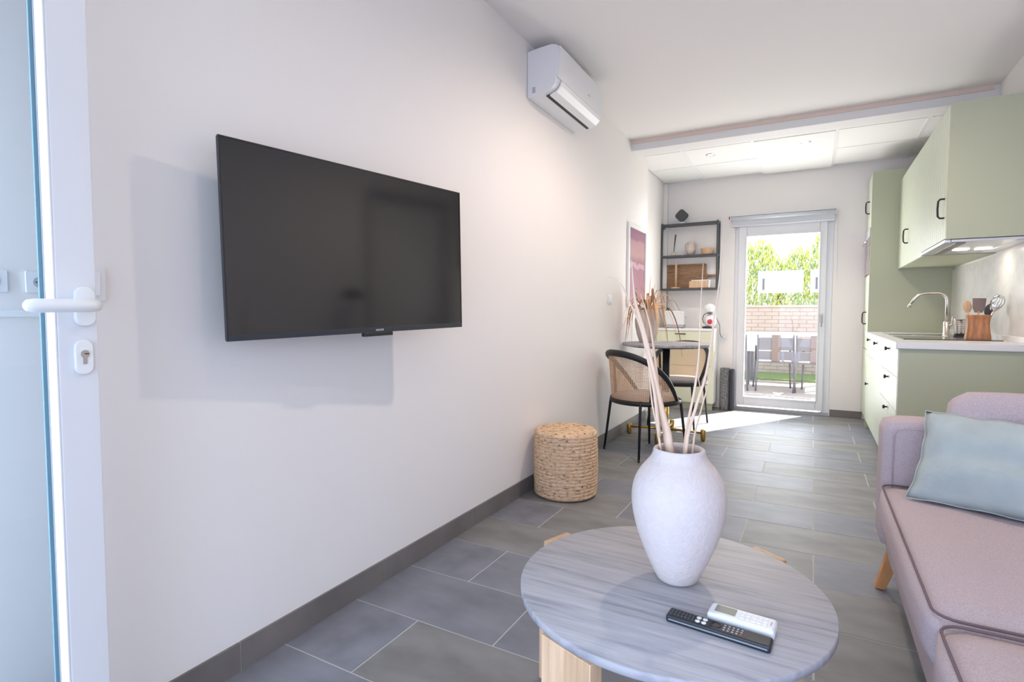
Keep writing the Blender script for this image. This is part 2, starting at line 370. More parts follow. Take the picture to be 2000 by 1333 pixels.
# ceilings
c1 = box('ceiling', (-2.67, XR+0.12, YF-0.2, 5.03, ZC, ZC+0.1), 'ceil'); struct(c1, 'smooth white living room ceiling', 'ceiling')
bmn = box('beam', (XLB-0.1, XR+0.12, 5.03, 5.22, 2.605, ZC+0.1), 'beam', bevel=0.004); struct(bmn, 'pale grey painted beam across the room', 'beam')
tr2 = box('trim_2', (XL, XR-0.03, 5.020, 5.0295, 2.668, 2.70), 'salmon'); struct(tr2, 'salmon pink strip along the top of the beam', 'trim')  # thin strip in one even salmon colour
c2 = box('ceiling_back', (XLB-0.1, XR+0.12, 5.22, YB+0.1, ZB+0.012, ZB+0.05), 'ctile'); struct(c2, 'suspended panel ceiling over the kitchen', 'ceiling')
GX = [XLB, -1.143, -0.523, 0.142, 0.775, XR]; GY = [5.22, 5.46, 6.06, 6.66]
def cpanel(x0, x1, y0, y1, z=0.0, m='ctile'): return box('panel', (x0+0.012, x1-0.012, y0+0.012, y1-0.012, ZB-0.002+z, ZB+0.010+z), m, c2)
for i in range(5):
    for j in range(3):
        if i == 2 and j == 1:
            p = prismobj('panel', [(5.472, ZB-0.004), (6.715, ZB-0.018), (6.715, ZB-0.008), (5.472, ZB+0.006)], GX[2]+0.012, GX[3]-0.012, 'ctile', c2, 'x'); p['label'] = 'one long panel sagging slightly below the grid'
        elif i == 2 and j == 2: continue
        else: cpanel(GX[i], GX[i+1], GY[j], GY[j+1])
for xg in GX[1:-1]: box('grid_bar', (xg-0.012, xg+0.012, 5.22, YB, ZB-0.006, ZB+0.004), 'white', c2)
for yg in GY[1:]:
    for x0, x1 in ((XLB, GX[2]-0.012), (GX[3]+0.012, XR)): box('grid_bar', (x0, x1, yg-0.012, yg+0.012, ZB-0.0055, ZB+0.0035), 'white', c2)
for i, (x, y) in enumerate(((-0.92, 5.70), (-0.10, 5.66))):
    t = thing('recessed_spotlight', ('small recessed ceiling spotlight in the panel nearer the left wall', 'small recessed ceiling spotlight in the long middle panel')[i], 'spotlight', (x, y, ZB-0.003 - (0.012 if i else 0)), group='recessed spotlights over the kitchen end')
    latheobj('ring', [(0.030, 0), (0.030, -0.004), (0.045, -0.004), (0.047, 0)], 'alu', t, 24, cap=False); latheobj('lens', [(0.001, -0.001), (0.030, -0.001), (0.030, 0)], 'led', t, 24)
for i, (x, y) in enumerate(((-0.15, 0.95), (-0.25, 3.0))):
    t = thing('ceiling_lamp', ('round recessed ceiling lamp near the front of the room', 'added recessed ceiling lamp out of view, filling the middle of the room with warm light')[i], 'lamp', (x, y, ZC-0.0005))
    latheobj('ring', [(0.045, 0), (0.045, -0.006), (0.06, -0.006), (0.062, 0)], 'white', t, 24, cap=False); latheobj('lens', [(0.001, -0.002), (0.045, -0.002), (0.045, 0)], 'led', t, 24)
# skirting tiles
def skirting(name, label, segs, axis, pos, th, z1=0.092):
    base = None; o0 = thing(name, label, 'baseboard', (0, 0, 0)); o0['kind'] = 'structure'
    (box('grout', (pos, pos+th*0.8, segs[0][0], segs[-1][1], 0.0, z1-0.001), 'grout', o0) if axis == 'y' else None)
    for a, b in segs:
        if axis == 'y': box('tile', (pos, pos+th, a+0.0015, b-0.0015, 0.002, z1), 'skirt', o0)
        else: box('tile', (a+0.0015, b-0.0015, pos, pos+th, 0.002, z1), 'skirt', o0)
    return o0
ys = [0.60, 1.014, 1.667, 2.32, 2.973, 3.626, 4.279, 4.932, 5.62]
skirting('baseboard_left', 'dark grey tile skirting along the television wall', list(zip(ys, ys[1:])), 'y', XL+0.0003, 0.009)
skirting('baseboard_back', 'grey tile skirting between garden door and tall cabinet', [(DX1+0.005, 0.475)], 'x', YB-0.0095, 0.009, 0.075)
pipe = box('trim_3', (XLB+0.0005, XLB+0.05, YB-0.05, YB-0.0005, 0.001, ZB-0.007), 'wall', bevel=0.003); struct(pipe, 'slim white pipe casing in the back left corner', 'trim')

# ------------------------------------------------------------ garden door
gd = thing('door_1', 'white glazed garden door in the back wall', 'door', (0, 0, 0)); gd['kind'] = 'structure'
boxes('frame', [(DX0, DX0+0.055, 6.74, 6.82, 0.03, DZ), (DX1-0.075, DX1, 6.74, 6.82, 0.03, DZ), (DX0+0.055, DX1-0.075, 6.74, 6.82, 2.09, DZ)], 'pvc', gd, bevel=0.004)
box('threshold', (DX0, DX1, 6.735, 6.94, 0.0, 0.03), 'plastg', gd)
sx0, sx1, sz0, sz1 = DX0+0.04, DX1-0.06, 0.05, 2.10
gx0, gx1, gz0, gz1 = -0.675, 0.045, 0.155, 1.97
boxes('sash', [(sx0, gx0, 6.715, 6.785, sz0, sz1), (gx1, sx1, 6.715, 6.785, sz0, sz1), (gx0, gx1, 6.715, 6.785, sz0, gz0), (gx0, gx1, 6.715, 6.785, gz1, sz1)], 'pvc', gd, bevel=0.006)
boxes('glazing_bead', [(gx0-0.012, gx0, 6.705, 6.714, gz0, gz1), (gx1, gx1+0.012, 6.705, 6.714, gz0, gz1), (gx0-0.012, gx1+0.012, 6.705, 6.714, gz0-0.012, gz0), (gx0-0.012, gx1+0.012, 6.705, 6.714, gz1, gz1+0.012)], 'pvc', gd, bevel=0.002)
box('pane', (gx0, gx1, 6.745, 6.749, gz0, gz1), 'glassc', gd)
h = box('handle_plate', (0.070, 0.092, 6.700, 6.7148, 1.0, 1.10), 'plastg', gd, bevel=0.004)
tubeobj('handle', [(0.081, 6.70, 1.07), (0.081, 6.665, 1.07), (0.081, 6.66, 0.96)], 0.007, 'plastg', gd)
# roller blind
rb = thing('roller_blind', 'grey roller blind rolled up over the garden door', 'blind', (0, 6.69, 2.20))
latheobj_ = tubeobj('roll', [(-0.845, 0, -0.022), (0.185, 0, -0.022)], 0.022, 'blind', rb, 16)
box('fabric', (-0.835, 0.175, 0.012, 0.016, -0.10, -0.02), 'blind', rb)
box('bottom_bar', (-0.835, 0.175, 0.008, 0.020, -0.115, -0.098), 'alu', rb, bevel=0.002)
box('top_rail', (-0.85, 0.19, -0.01, 0.03, 0.002, 0.018), 'plast', rb, bevel=0.003)
for s in (-0.852, 0.186): box('bracket', (s, s+0.006, -0.028, 0.036, -0.05, 0.016), 'plast', rb)
tubeobj('chain_end', [(-0.866, -0.005, -0.012), (-0.854, -0.005, -0.012)], 0.017, 'red', rb, 12)
tubeobj('cord', [(0.20, 0, -0.02), (0.20, 0.0, -0.72), (0.206, 0.0, -0.72), (0.206, 0, -0.02)], 0.0022, 'plast', rb, 6)

# ------------------------------------------------------------ open glazed door at the left
ld = thing('door_3', 'open white glazed door leaf with lever handle at the left', 'door', (0, 0, 0)); ld['kind'] = 'structure'
bm = bmesh.new()
for b in ((-1.42, -1.35, 0.522, 0.597, 0.012, 2.12), (-1.42, -1.35, -0.245, -0.165, 0.012, 2.12), (-1.42, -1.35, -0.165, 0.522, 0.012, 0.10), (-1.42, -1.35, -0.165, 0.522, 2.04, 2.12)): bx(bm, *b)
obj('sash', bm, 'pvc', ld, bevel=0.005)
prismobj('glazing_bead', [(-1.3505, 0.5225), (-1.3505, 0.520), (-1.364, 0.5135), (-1.369, 0.5135), (-1.369, 0.5225)], 0.10, 2.04, 'white', ld, 'z')
box('gasket', (-1.3725, -1.3692, 0.5125, 0.5215, 0.10, 2.04), 'plastg', ld)
box('pane', (-1.379, -1.373, -0.165, 0.5215, 0.10, 2.04), 'glassb', ld)
box('spacer', (-1.385, -1.3795, 0.508, 0.5215, 0.10, 2.04), mat('teal_spacer', (0.25, 0.42, 0.50), 0.4), ld)
# rosette, lever, key plate
def yz_prism(name, w, hh, cy, cz, x0, x1, m, parent, bev=0.003):
    poly = [(cy+a, cz+b) for a, b in rrect(w, hh, w/2-0.0005, 8)]
    return prismobj(name, poly, x0, x1, m, parent, 'x', bevel=bev)
yz_prism('rosette', 0.038, 0.084, 0.570, 1.113, -1.3505, -1.338, 'white', ld)
lv = tubeobj('lever', [(-1.345, 0.572, 1.115), (-1.310, 0.572, 1.115), (-1.296, 0.570, 1.115), (-1.290, 0.556, 1.1145), (-1.288, 0.53, 1.114), (-1.288, 0.50, 1.1135), (-1.289, 0.467, 1.113), (-1.290, 0.454, 1.113), (-1.290, 0.450, 1.113)], [0.011, 0.011, 0.0125, 0.0135, 0.0135, 0.0135, 0.014, 0.011, 0.006], 'white', ld, 14)
kp = yz_prism('key_plate', 0.034, 0.074, 0.566, 1.006, -1.3505, -1.341, 'white', ld)
bm = bmesh.new(); prism(bm, [(0.566+0.0075*math.cos(a*PI/8), 1.013+0.0085*math.sin(a*PI/8)) for a in range(16)], -1.3412, -1.338, 'x'); bx(bm, -1.3412, -1.339, 0.5625, 0.5695, 0.992, 1.010)
cy = obj('lock_cylinder', bm, 'steel', kp); box('keyhole', (-1.3382, -1.3372, 0.5645, 0.5725, 1.0125, 1.0145), 'black', kp)
for z in (0.25, 1.1, 1.9): tubeobj('hinge', [(-1.345, -0.246, z-0.05), (-1.345, -0.246, z+0.05)], 0.009, 'white', ld, 10)

# sockets
def socket(x, y, z, nrm, label, group=None, sc=0.72):
    t = thing('power_socket', label, 'socket', (x, y, z), 0, group); t.scale = (sc, sc, sc)
    prismobj('plate', [(a, b) for a, b in rrect(0.082, 0.082, 0.006, 3)], 0.0004, 0.010, 'plast', t, 'x', bevel=0.002)
    bm = bmesh.new(); prism(bm, [(0.020*math.cos(a*PI/10), 0.020*math.sin(a*PI/10)) for a in range(20)], 0.0095, 0.0115, 'x'); obj('well', bm, 'plastg', t)
    for s in (-0.0095, 0.0095):
        bm = bmesh.new(); prism(bm, [(s+0.003*math.cos(a*PI/4), 0.003*math.sin(a*PI/4)) for a in range(8)], 0.0112, 0.0120, 'x'); obj('pin_hole', bm, 'black', t)
    for s in (-0.018, 0.018): box('earth_clip', (0.0112, 0.0125, -0.004, 0.004, s-0.003, s+0.003), 'black', t)
    return t
socket(-1.8695, 0.590, 1.183, 'x', 'white double earth socket on alcove wall, cut by the picture edge', 'alcove sockets')
socket(-1.8695, 0.686, 1.183, 'x', 'white round-well power socket behind the door glass beside the lever', 'alcove sockets')
def switch(x, y, z, label):
    t = thing('light_switch', label, 'switch', (x, y, z))
    prismobj('plate', [(a, b) for a, b in rrect(0.082, 0.082, 0.006, 3)], 0.0004, 0.009, 'plast', t, 'x', bevel=0.002)
    box('rocker', (0.0085, 0.0125, -0.028, 0.028, -0.028, 0.028), 'white', t, bevel=0.002)
switch(XL, 0.645, 1.168, 'white light switch on the wall half hidden by the glazed door')
switch(XL, 4.45, 1.22, 'white switch plate on the wall between television and picture')

# ------------------------------------------------------------ television
tv = thing('television', 'large flat black television on the left wall', 'television', (-1.363, 1.424, 1.312))
yawt = math.atan2(0.11, 0.995)
tv.rotation_euler = (0.022, 0, -yawt)    # long axis along local y, screen towards +x
w2, h2 = 0.498, 0.281
box('rear_housing', (-0.045, -0.0135, -w2+0.08, w2-0.08, -h2+0.02, h2-0.12), 'blackp', tv, bevel=0.01)
box('casing', (-0.0135, -0.0035, -w2, w2, -h2, h2), 'blackp', tv, bevel=0.004)
box('screen', (-0.004, 0.0, -w2+0.004, w2-0.004, -h2+0.018, h2-0.004), 'screen', tv)
boxes('bezel', [(-0.004, 0.0016, -w2, -w2+0.004, -h2, h2), (-0.004, 0.0016, w2-0.004, w2, -h2, h2), (-0.004, 0.0016, -w2+0.004, w2-0.004, h2-0.004, h2)], 'blackp', tv)
box('lower_strip', (-0.004, 0.003, -w2+0.004, w2-0.004, -h2, -h2+0.018), mat('dark_blue_grey_strip', (0.035, 0.038, 0.045), 0.4), tv, bevel=0.001)
sb = box('sensor_bar', (-0.012, 0.006, -0.025, 0.105, -h2-0.013, -h2+0.001), 'blackp', tv, bevel=0.002)
fc = bpy.data.curves.new('brand_mark', 'FONT'); fc.body = 'XIAOMI'; fc.size = 0.0105; fc.extrude = 0.0003; fc.align_x = 'CENTER'
fo = bpy.data.objects.new('brand_mark', fc); C.objects.link(fo); fo.rotation_euler = (PI/2, 0, PI/2); fo.location = (0.0036, 0.045, -h2+0.005); fc.materials.append(mat('mark_silver', (0.7, 0.7, 0.72), 0.4))
bpy.context.view_layer.update()
me_ = bpy.data.meshes.new_from_object(fo); fm = bpy.data.objects.new('brand_mark', me_); C.objects.link(fm); fm.parent = tv; fm.matrix_local = fo.matrix_world.copy()
bpy.data.objects.remove(fo); fm.name = 'brand_mark'
wmz = boxes('wall_mount', [(-0.09, -0.045, -0.12, 0.12, -0.1, 0.1), (-0.1, -0.06, -0.05, 0.05, -0.06, 0.06)], 'black', tv)

# ------------------------------------------------------------ air conditioner
ac = thing('air_conditioner', 'white wall mounted split air conditioner near the ceiling', 'air conditioner', (XL+0.0008, 0, -0.012))
y0, y1 = 2.92, 3.655
prof = [(0, 2.385), (0.06, 2.388), (0.12, 2.400), (0.165, 2.420), (0.188, 2.445), (0.196, 2.50), (0.2, 2.56), (0.204, 2.62), (0.196, 2.650), (0.16, 2.664), (0.08, 2.660), (0, 2.652)]
prismobj('body', prof, y0, y1, 'plast', ac, 'y', bevel=0.006)
fp = [(0.190, 2.470), (0.194, 2.50), (0.198, 2.56), (0.202, 2.62), (0.2, 2.645), (0.211, 2.645), (0.2145, 2.62), (0.210, 2.56), (0.204, 2.50), (0.199, 2.470)]
prismobj('front_panel', fp, y0+0.004, y1-0.004, 'plast', ac, 'y', bevel=0.003)
lv = [(0.125, 2.3975), (0.165, 2.414), (0.190, 2.440), (0.197, 2.464), (0.203, 2.462), (0.198, 2.434), (0.170, 2.406), (0.128, 2.3905)]
prismobj('louver', lv, y0+0.05, y1-0.03, 'white', ac, 'y')
prismobj('air_slot', [(0.105, 2.394), (0.124, 2.399), (0.124, 2.3955), (0.105, 2.3905)], y0+0.045, y1-0.035, 'black', ac, 'y')
box('side_grip', (0.035, 0.055, y0-0.0012, y0+0.002, 2.405, 2.440), 'plastg', ac, bevel=0.001)
boxes('logo', [(0.2066, 0.2078, 3.38, 3.392, 2.520, 2.530), (0.2066, 0.2078, 3.396, 3.41, 2.520, 2.525)], 'plastg', ac)

# ------------------------------------------------------------ pouf
t = thing('pouf', 'round braided jute pouf standing against the television wall', 'pouf', (-1.300, 3.035, 0.0005))
prof = [(0.02, 0.0), (0.165, 0.0), (0.178, 0.006)]
rows = 19
for i in range(rows):
    z0 = 0.012+i*0.0198
    for q in range(5):
        a = q/5; tt = (z0+a*0.0198)/0.39
        R = 0.186+0.006*math.sin(tt*PI)
        prof.append((R+0.0035*math.sin(a*PI), z0+a*0.0198))
top = prof[-1][1]
for i, (rr, dz) in enumerate(((0.184, 0.006), (0.176, 0.013), (0.166, 0.0165), (0.15, 0.019), (0.13, 0.020), (0.11, 0.0215), (0.09, 0.021), (0.07, 0.0225), (0.05, 0.022), (0.03, 0.023), (0.01, 0.023))): prof.append((rr, top+dz+0.0015*(i % 2)))
bm = bmesh.new(); lathe(bm, prof, 140)
for v in bm.verts:
    if 0.012 < v.co.z < 0.39:
        a = math.atan2(v.co.y, v.co.x); row = int((v.co.z-0.012)/0.0198)
        R = math.hypot(v.co.x, v.co.y); k = 1+0.0016/R*math.sin(a*70+row*PI+math.sin(v.co.z*900)) + random.uniform(-1, 1)*0.0012/R
        v.co.x *= k; v.co.y *= k; v.co.z += 0.002*math.sin(a*3+row)
obj('braid', bm, 'rope', t, smooth=True)
bm = bmesh.new(); tube(bm, [(0.191*math.cos(a*PI/30), 0.191*math.sin(a*PI/30), 0.205+0.004*math.sin(a/8)) for a in range(60)], 0.0045, 6, True); obj('seam', bm, 'rope', t, smooth=True)

# ------------------------------------------------------------ picture
pc = thing('framed_picture', 'white framed dusky pink picture on the left wall behind the dried plant', 'picture', (XL+0.0005, 5.235, 1.555))
a, b = 0.305, 0.39
boxes('frame', [(0, 0.02, -a, -a+0.035, -b, b), (0, 0.02, a-0.035, a, -b, b), (0, 0.02, -a+0.035, a-0.035, b-0.04, b), (0, 0.02, -a+0.035, a-0.035, -b, -b+0.04)], 'white', pc, bevel=0.002)
pm = bpy.data.materials.new('pink_print'); pm.use_nodes = True; nt = pm.node_tree; p = nt.nodes['Principled BSDF']
tc = nt.nodes.new('ShaderNodeTexCoord'); sx = nt.nodes.new('ShaderNodeSeparateXYZ'); nt.links.new(tc.outputs['Generated'], sx.inputs[0])
n = nt.nodes.new('ShaderNodeTexNoise'); n.inputs['Scale'].default_value = 5; nt.links.new(tc.outputs['Generated'], n.inputs['Vector'])
ma = nt.nodes.new('ShaderNodeMath'); ma.operation = 'MULTIPLY_ADD'; ma.inputs[1].default_value = 0.12; nt.links.new(n.outputs['Fac'], ma.inputs[0]); nt.links.new(sx.outputs['Z'], ma.inputs[2])
cr = nt.nodes.new('ShaderNodeValToRGB'); e = cr.color_ramp.elements
e[0].position = 0.0; e[0].color = (0.40, 0.18, 0.22, 1); e[1].position = 1.0; e[1].color = (0.33, 0.15, 0.22, 1)
for pos, col in ((0.45, (0.36, 0.15, 0.21, 1)), (0.53, (0.36, 0.15, 0.21, 1)), (0.54, (0.56, 0.35, 0.38, 1)), (0.60, (0.56, 0.35, 0.38, 1)), (0.61, (0.30, 0.12, 0.17, 1)), (0.72, (0.50, 0.28, 0.27, 1)), (0.90, (0.47, 0.25, 0.29, 1)), (0.93, (0.30, 0.13, 0.19, 1))):
    x = e.new(pos); x.color = col
nt.links.new(ma.outputs[0], cr.inputs[0]); nt.links.new(cr.outputs[0], p.inputs['Base Color']); p.inputs['Roughness'].default_value = 0.3
box('print', (0.002, 0.006, -a+0.034, a-0.034, -b+0.039, b-0.039), pm, pc)

# ------------------------------------------------------------ kitchen
XF = 0.462; KY0, KY1 = 4.03, 6.22; ZT = 0.93
def grooved(bm, x, y0, y1, z0, z1, th=0.016, step=0.06, rail=0.0, g=0.004):
    n = max(1, round((y1-y0)/step)); w = (y1-y0)/n
    bx(bm, x+0.005, x+th, y0, y1, z0, z1)
    for i in range(n):
        a, b = y0+i*w+(g/2 if i else 0), y0+(i+1)*w-(g/2 if i < n-1 else 0)
        bx(bm, x, x+0.005, a, b, z0, z1)
def knob(x, y, z, parent):
    o = tubeobj('knob', [(x, y, z), (x-0.012, y, z), (x-0.014, y, z), (x-0.024, y, z), (x-0.026, y, z)], [0.005, 0.005, 0.0125, 0.0135, 0.009], 'black', parent, 14); return o
def bow(x, y, z, parent, L=0.115):
    return tubeobj('handle', [(x, y, z-L/2), (x-0.022, y, z-L/2), (x-0.032, y, z-L/2+0.012), (x-0.034, y, z), (x-0.032, y, z+L/2-0.012), (x-0.022, y, z+L/2), (x, y, z+L/2)], 0.0055, 'black', parent, 8)
def base_unit(name, label, y0, y1, fronts, side=False):
    t = thing(name, label, 'cabinet', (0, 0, 0), group='base cabinets under the worktop')
    yy0 = y0+(0.018 if side else 0)
    boxes('carcass', [(XF+0.018, XR-0.002, yy0+0.0005, y1-0.0005, 0.10, ZT-0.041)], 'greenL', t)
    box('plinth', (XF+0.045, XF+0.06, y0+0.001, y1-0.001, 0.001, 0.10), 'green', t)
    if side: box('side_panel', (XF+0.002, XR-0.002, y0, y0+0.017, 0.001, ZT-0.041), 'green', t, bevel=0.001)
    for kind, z0, z1, ky, kz in fronts:
        bm = bmesh.new(); grooved(bm, XF, yy0+0.002, y1-0.002, z0+0.0015, z1-0.0015)
        d = obj(kind, bm, 'greenL', t); knob(XF, ky, kz, d)
    return t
base_unit('base_cabinet', 'sage green base cabinet with three grooved drawers nearest the sofa', KY0, 4.98, [('drawer', 0.71, 0.885, 4.50, 0.865), ('drawer', 0.50, 0.71, 4.50, 0.672), ('drawer', 0.09, 0.50, 4.50, 0.462)], True)
base_unit('base_cabinet', 'sage green base cabinet with one grooved door under the tap', 4.98, 5.60, [('door', 0.09, 0.885, 5.30, 0.862)])
base_unit('base_cabinet', 'sage green base cabinet with drawer above door beside the tall unit', 5.60, KY1, [('drawer', 0.71, 0.885, 5.91, 0.865), ('door', 0.09, 0.71, 5.97, 0.455)])
wt = box('worktop', (0.445, XR-0.001, KY0-0.015, KY1-0.001, ZT-0.04, ZT), mat('white_worktop', (0.78, 0.77, 0.75), 0.3, var=0.03, vscale=4), bevel=0.003)
tag(wt, 'white stone kitchen worktop on the green cabinets', 'worktop')
# tall unit
tu = thing('tall_cabinet', 'tall sage green cabinet with built-in oven in the back corner', 'cabinet', (0, 0, 0))
box('carcass', (XF+0.018, XR-0.002, KY1+0.02, YB-0.002, 0.10, 2.435), 'green', tu)
box('side_panel', (XF, XR-0.002, KY1, KY1+0.018, 0.001, 2.445), 'green', tu, bevel=0.001)
box('plinth', (XF+0.045, XF+0.06, KY1+0.02, YB-0.012, 0.001, 0.1), 'green', tu)
for z0, z1, hz in ((1.93, 2.435, 2.14), (0.76, 1.48, 1.06), (0.10, 0.755, None)):
    bm = bmesh.new(); grooved(bm, XF, KY1+0.021, YB-0.004, z0, z1-0.003); d = obj('door', bm, 'greenL', tu)
    if hz: bow(XF, 6.42, hz, d)
ov = box('oven', (XF-0.004, XF+0.017, KY1+0.021, YB-0.004, 1.485, 1.925), mat('oven_glass', (0.20, 0.16, 0.165), 0.12, spec=0.8), tu, bevel=0.002)
ov['label'] = 'dark glass oven front'
box('control_strip', (XF-0.006, XF-0.003, KY1+0.025, YB-0.008, 1.84, 1.92), 'alu', ov); tubeobj('oven_handle', [(XF-0.03, KY1+0.05, 1.80), (XF-0.03, YB-0.04, 1.80)], 0.007, 'steel', ov)
# wall cabinets
XU, UZ0, UZ1 = 0.682, 1.52, 2.338
def wall_unit(label, y0, y1, z0, hy, hz, near):
    t = thing('wall_cabinet', label, 'cabinet', (0, 0, 0), group='wall cabinets over the worktop')
    yy = y0+(0.018 if near else 0)
    box('carcass', (XU+0.018, XR-0.002, yy+0.0005, y1-0.0005, z0+0.002, UZ1-0.004), 'green', t)
    if near: box('side_panel', (XU+0.001, XR-0.002, y0, y0+0.017, z0-0.005, UZ1+0.006), 'green', t, bevel=0.001)
    bm = bmesh.new(); grooved(bm, XU, yy+0.002, y1-0.002, z0, UZ1, step=0.07); d = obj('door', bm, 'greenL', t); bow(XU, hy, hz, d)
wall_unit('wall cabinet with plain sage end panel above the cooker hood', 4.115, 4.95, 1.552, 4.19, 1.74, True)
wall_unit('sage green wall cabinet between hood cabinet and tall unit', 4.95, KY1-0.001, UZ0, 5.64, 1.755, False)
# hood
hd = thing('cooker_hood', 'slim pull-out cooker hood under the nearer wall cabinet', 'hood', (0, 0, 0))
box('body', (XU+0.03, XR-0.004, 4.135, 4.94, 1.530, 1.5455), 'alu', hd, bevel=0.002)
box('front_strip', (XU-0.002, XU+0.028, 4.135, 4.94, 1.528, 1.546), 'alu', hd, bevel=0.002)
for ya, yb in ((4.19, 4.53), (4.55, 4.90)): box('filter', (XU+0.06, 0.79, ya, yb, 1.5255, 1.5297), mat('filter_mesh', (0.30, 0.27, 0.25), 0.35, metal=0.8, bump=0.6, bscale=200), hd)
for xa in (0.81, 0.925): box('lamp_lens', (xa, xa+0.075, 4.58, 4.66, 1.5255, 1.5297), 'ledh', hd)
box('rear_panel', (1.02, 1.085, 4.19, 4.90, 1.5255, 1.5297), 'plast', hd)
# splashback
sp = box('splashback', (XR-0.012, XR-0.0005, 3.98, KY1-0.001, ZT+0.001, 1.50), 'splash'); tag(sp, 'pale veined marble splashback behind hob and tap', 'splashback')
us = box('worktop_upstand', (XR-0.03, XR-0.0125, 4.02, KY1-0.002, ZT+0.0005, ZT+0.035), 'white', bevel=0.002); tag(us, 'thin white upstand strip along the back of the worktop', 'upstand')
# hob
hb = thing('hob', 'black glass hob set in the worktop near the cabinet end', 'hob', (0, 0, 0))
box('glass_top', (0.535, 1.045, 4.45, 5.02, ZT+0.0003, ZT+0.0055), 'hob', hb, bevel=0.001)
for x, y, rr in ((0.67, 4.60, 0.07), (0.67, 4.86, 0.09), (0.90, 4.60, 0.09), (0.90, 4.86, 0.07)):
    latheobj('cooking_ring', [(rr-0.002, 0.0056), (rr-0.002, 0.0059), (rr, 0.0059), (rr, 0.0056)], 'plastg', hb, 36, (x, y, ZT), cap=False)
# sink
sk = thing('sink', 'steel inset sink at the far end of the worktop', 'sink', (0, 0, 0))
boxes('rim', [(0.53, 0.99, 5.22, 5.25, ZT+0.0003, ZT+0.005), (0.53, 0.99, 5.62, 5.65, ZT+0.0003, ZT+0.005), (0.53, 0.56, 5.25, 5.62, ZT+0.0003, ZT+0.005), (0.93, 0.99, 5.25, 5.62, ZT+0.0003, ZT+0.005)], 'steel', sk, bevel=0.001)
box('basin', (0.561, 0.929, 5.251, 5.619, ZT+0.0003, ZT+0.002), mat('basin_steel', (0.30, 0.24, 0.21), 0.3, metal=1.0), sk)
latheobj('drain', [(0.001, 0.0022), (0.035, 0.0022), (0.035, 0.003), (0.001, 0.003)], 'chrome', sk, 24, (0.745, 5.43, ZT))
# faucet
fa = thing('kitchen_tap', 'tall brushed steel tap with angular swan neck', 'tap', (0.875, 5.13, ZT+0.0005))
latheobj('body', [(0.024, 0), (0.024, 0.008), (0.019, 0.010), (0.019, 0.11), (0.014, 0.115)], 'steel', fa, 24)
pts = [(0, 0, 0.10), (0, 0, 0.26)] + [(-0.05+0.05*math.cos(a*PI/12), 0, 0.265+0.05*math.sin(a*PI/12)+0.002*a) for a in range(0, 7)] + [(-0.10, 0.0, 0.327), (-0.145, 0, 0.325), (-0.175, 0, 0.312), (-0.20, 0, 0.285), (-0.225, 0, 0.235)]
tubeobj('spout', pts, [0.0105]*len(pts), 'steel', fa, 12)
tubeobj('nozzle', [(-0.219, 0, 0.25), (-0.231, 0, 0.222)], 0.0125, 'steel', fa, 12)
tubeobj('lever', [(0.0, 0, 0.085), (0.03, -0.0, 0.09), (0.034, 0, 0.12), (0.036, 0, 0.16)], [0.012, 0.010, 0.005, 0.005], 'steel', fa, 10)
# steel cutlery caddy
cd = thing('cutlery_caddy', 'small perforated steel cutlery holder beside the tap', 'holder', (0.962, 5.16, ZT+0.0005))
latheobj('foot', [(0.041, 0), (0.041, 0.012), (0.036, 0.014)], 'black', cd, 28)
latheobj('cup', [(0.036, 0.012), (0.037, 0.13), (0.039, 0.133), (0.034, 0.133), (0.034, 0.02)], 'steel', cd, 28)
hm = M_['plast']
bm = bmesh.new()
for i in range(10):
    a0 = i*2*PI/10
    for j in range(7):
        z = 0.03+j*0.014
        pz = [(0.0375*math.cos(a0+s*0.16), 0.0375*math.sin(a0+s*0.16), z) for s in (-1, 1)]
        tube(bm, pz, 0.0028, 6)
ho = obj('perforations', bm, hm, cd)
# utensil holder
uh = thing('utensil_holder', 'flared acacia wood utensil pot on the worktop', 'pot', (0.953, 4.62, ZT+0.006), -0.1)
bm = bmesh.new(); lv_ = [(0.066, 0), (0.066, 0.01), (0.060, 0.05), (0.056, 0.095), (0.058, 0.13), (0.064, 0.158), (0.060, 0.160), (0.054, 0.13), (0.052, 0.02), (0.001, 0.02)]
rings = []
for rr, z in lv_:
    pp = rrect(2*rr, 2*rr*0.86, rr*0.32, 5); rings.append([bm.verts.new((x, y, z)) for x, y in pp])
for A, B in zip(rings, rings[1:]):
    for k in range(len(A)): bm.faces.new((A[k], A[(k+1) % len(A)], B[(k+1) % len(A)], B[k]))
bm.faces.new(rings[0][::-1]); bm.faces.new(rings[-1]); obj('pot', bm, 'acacia', uh, smooth=False)
def utensil(name, label, dx, dy, lean, hd_, mt, headf):
    t = thing(name, label, 'utensil', (0.953+dx, 4.62+dy, ZT+0.03), 0, 'utensils in the wooden pot'); t.rotation_euler = lean
    tubeobj('handle', [(0, 0, 0), (0, 0, hd_)], [0.006, 0.0055], mt, t, 10); headf(t, hd_, mt)
def spoon(t, z, mt):
    bm = bmesh.new(); bmesh.ops.create_uvsphere(bm, u_segments=20, v_segments=12, radius=1); bmesh.ops.scale(bm, vec=(0.026, 0.006, 0.042), verts=bm.verts); bmesh.ops.translate(bm, vec=(0, 0, z+0.028), verts=bm.verts); obj('bowl', bm, mt, t, smooth=True)
def spatula(t, z, mt):
    prismobj('blade', [(-0.02, z-0.01), (0.02, z-0.01), (0.033, z+0.02), (0.036, z+0.085), (-0.036, z+0.085), (-0.033, z+0.02)], -0.003, 0.003, mat('taupe_silicone', (0.24, 0.17, 0.155), 0.6), t, 'y', bevel=0.001)
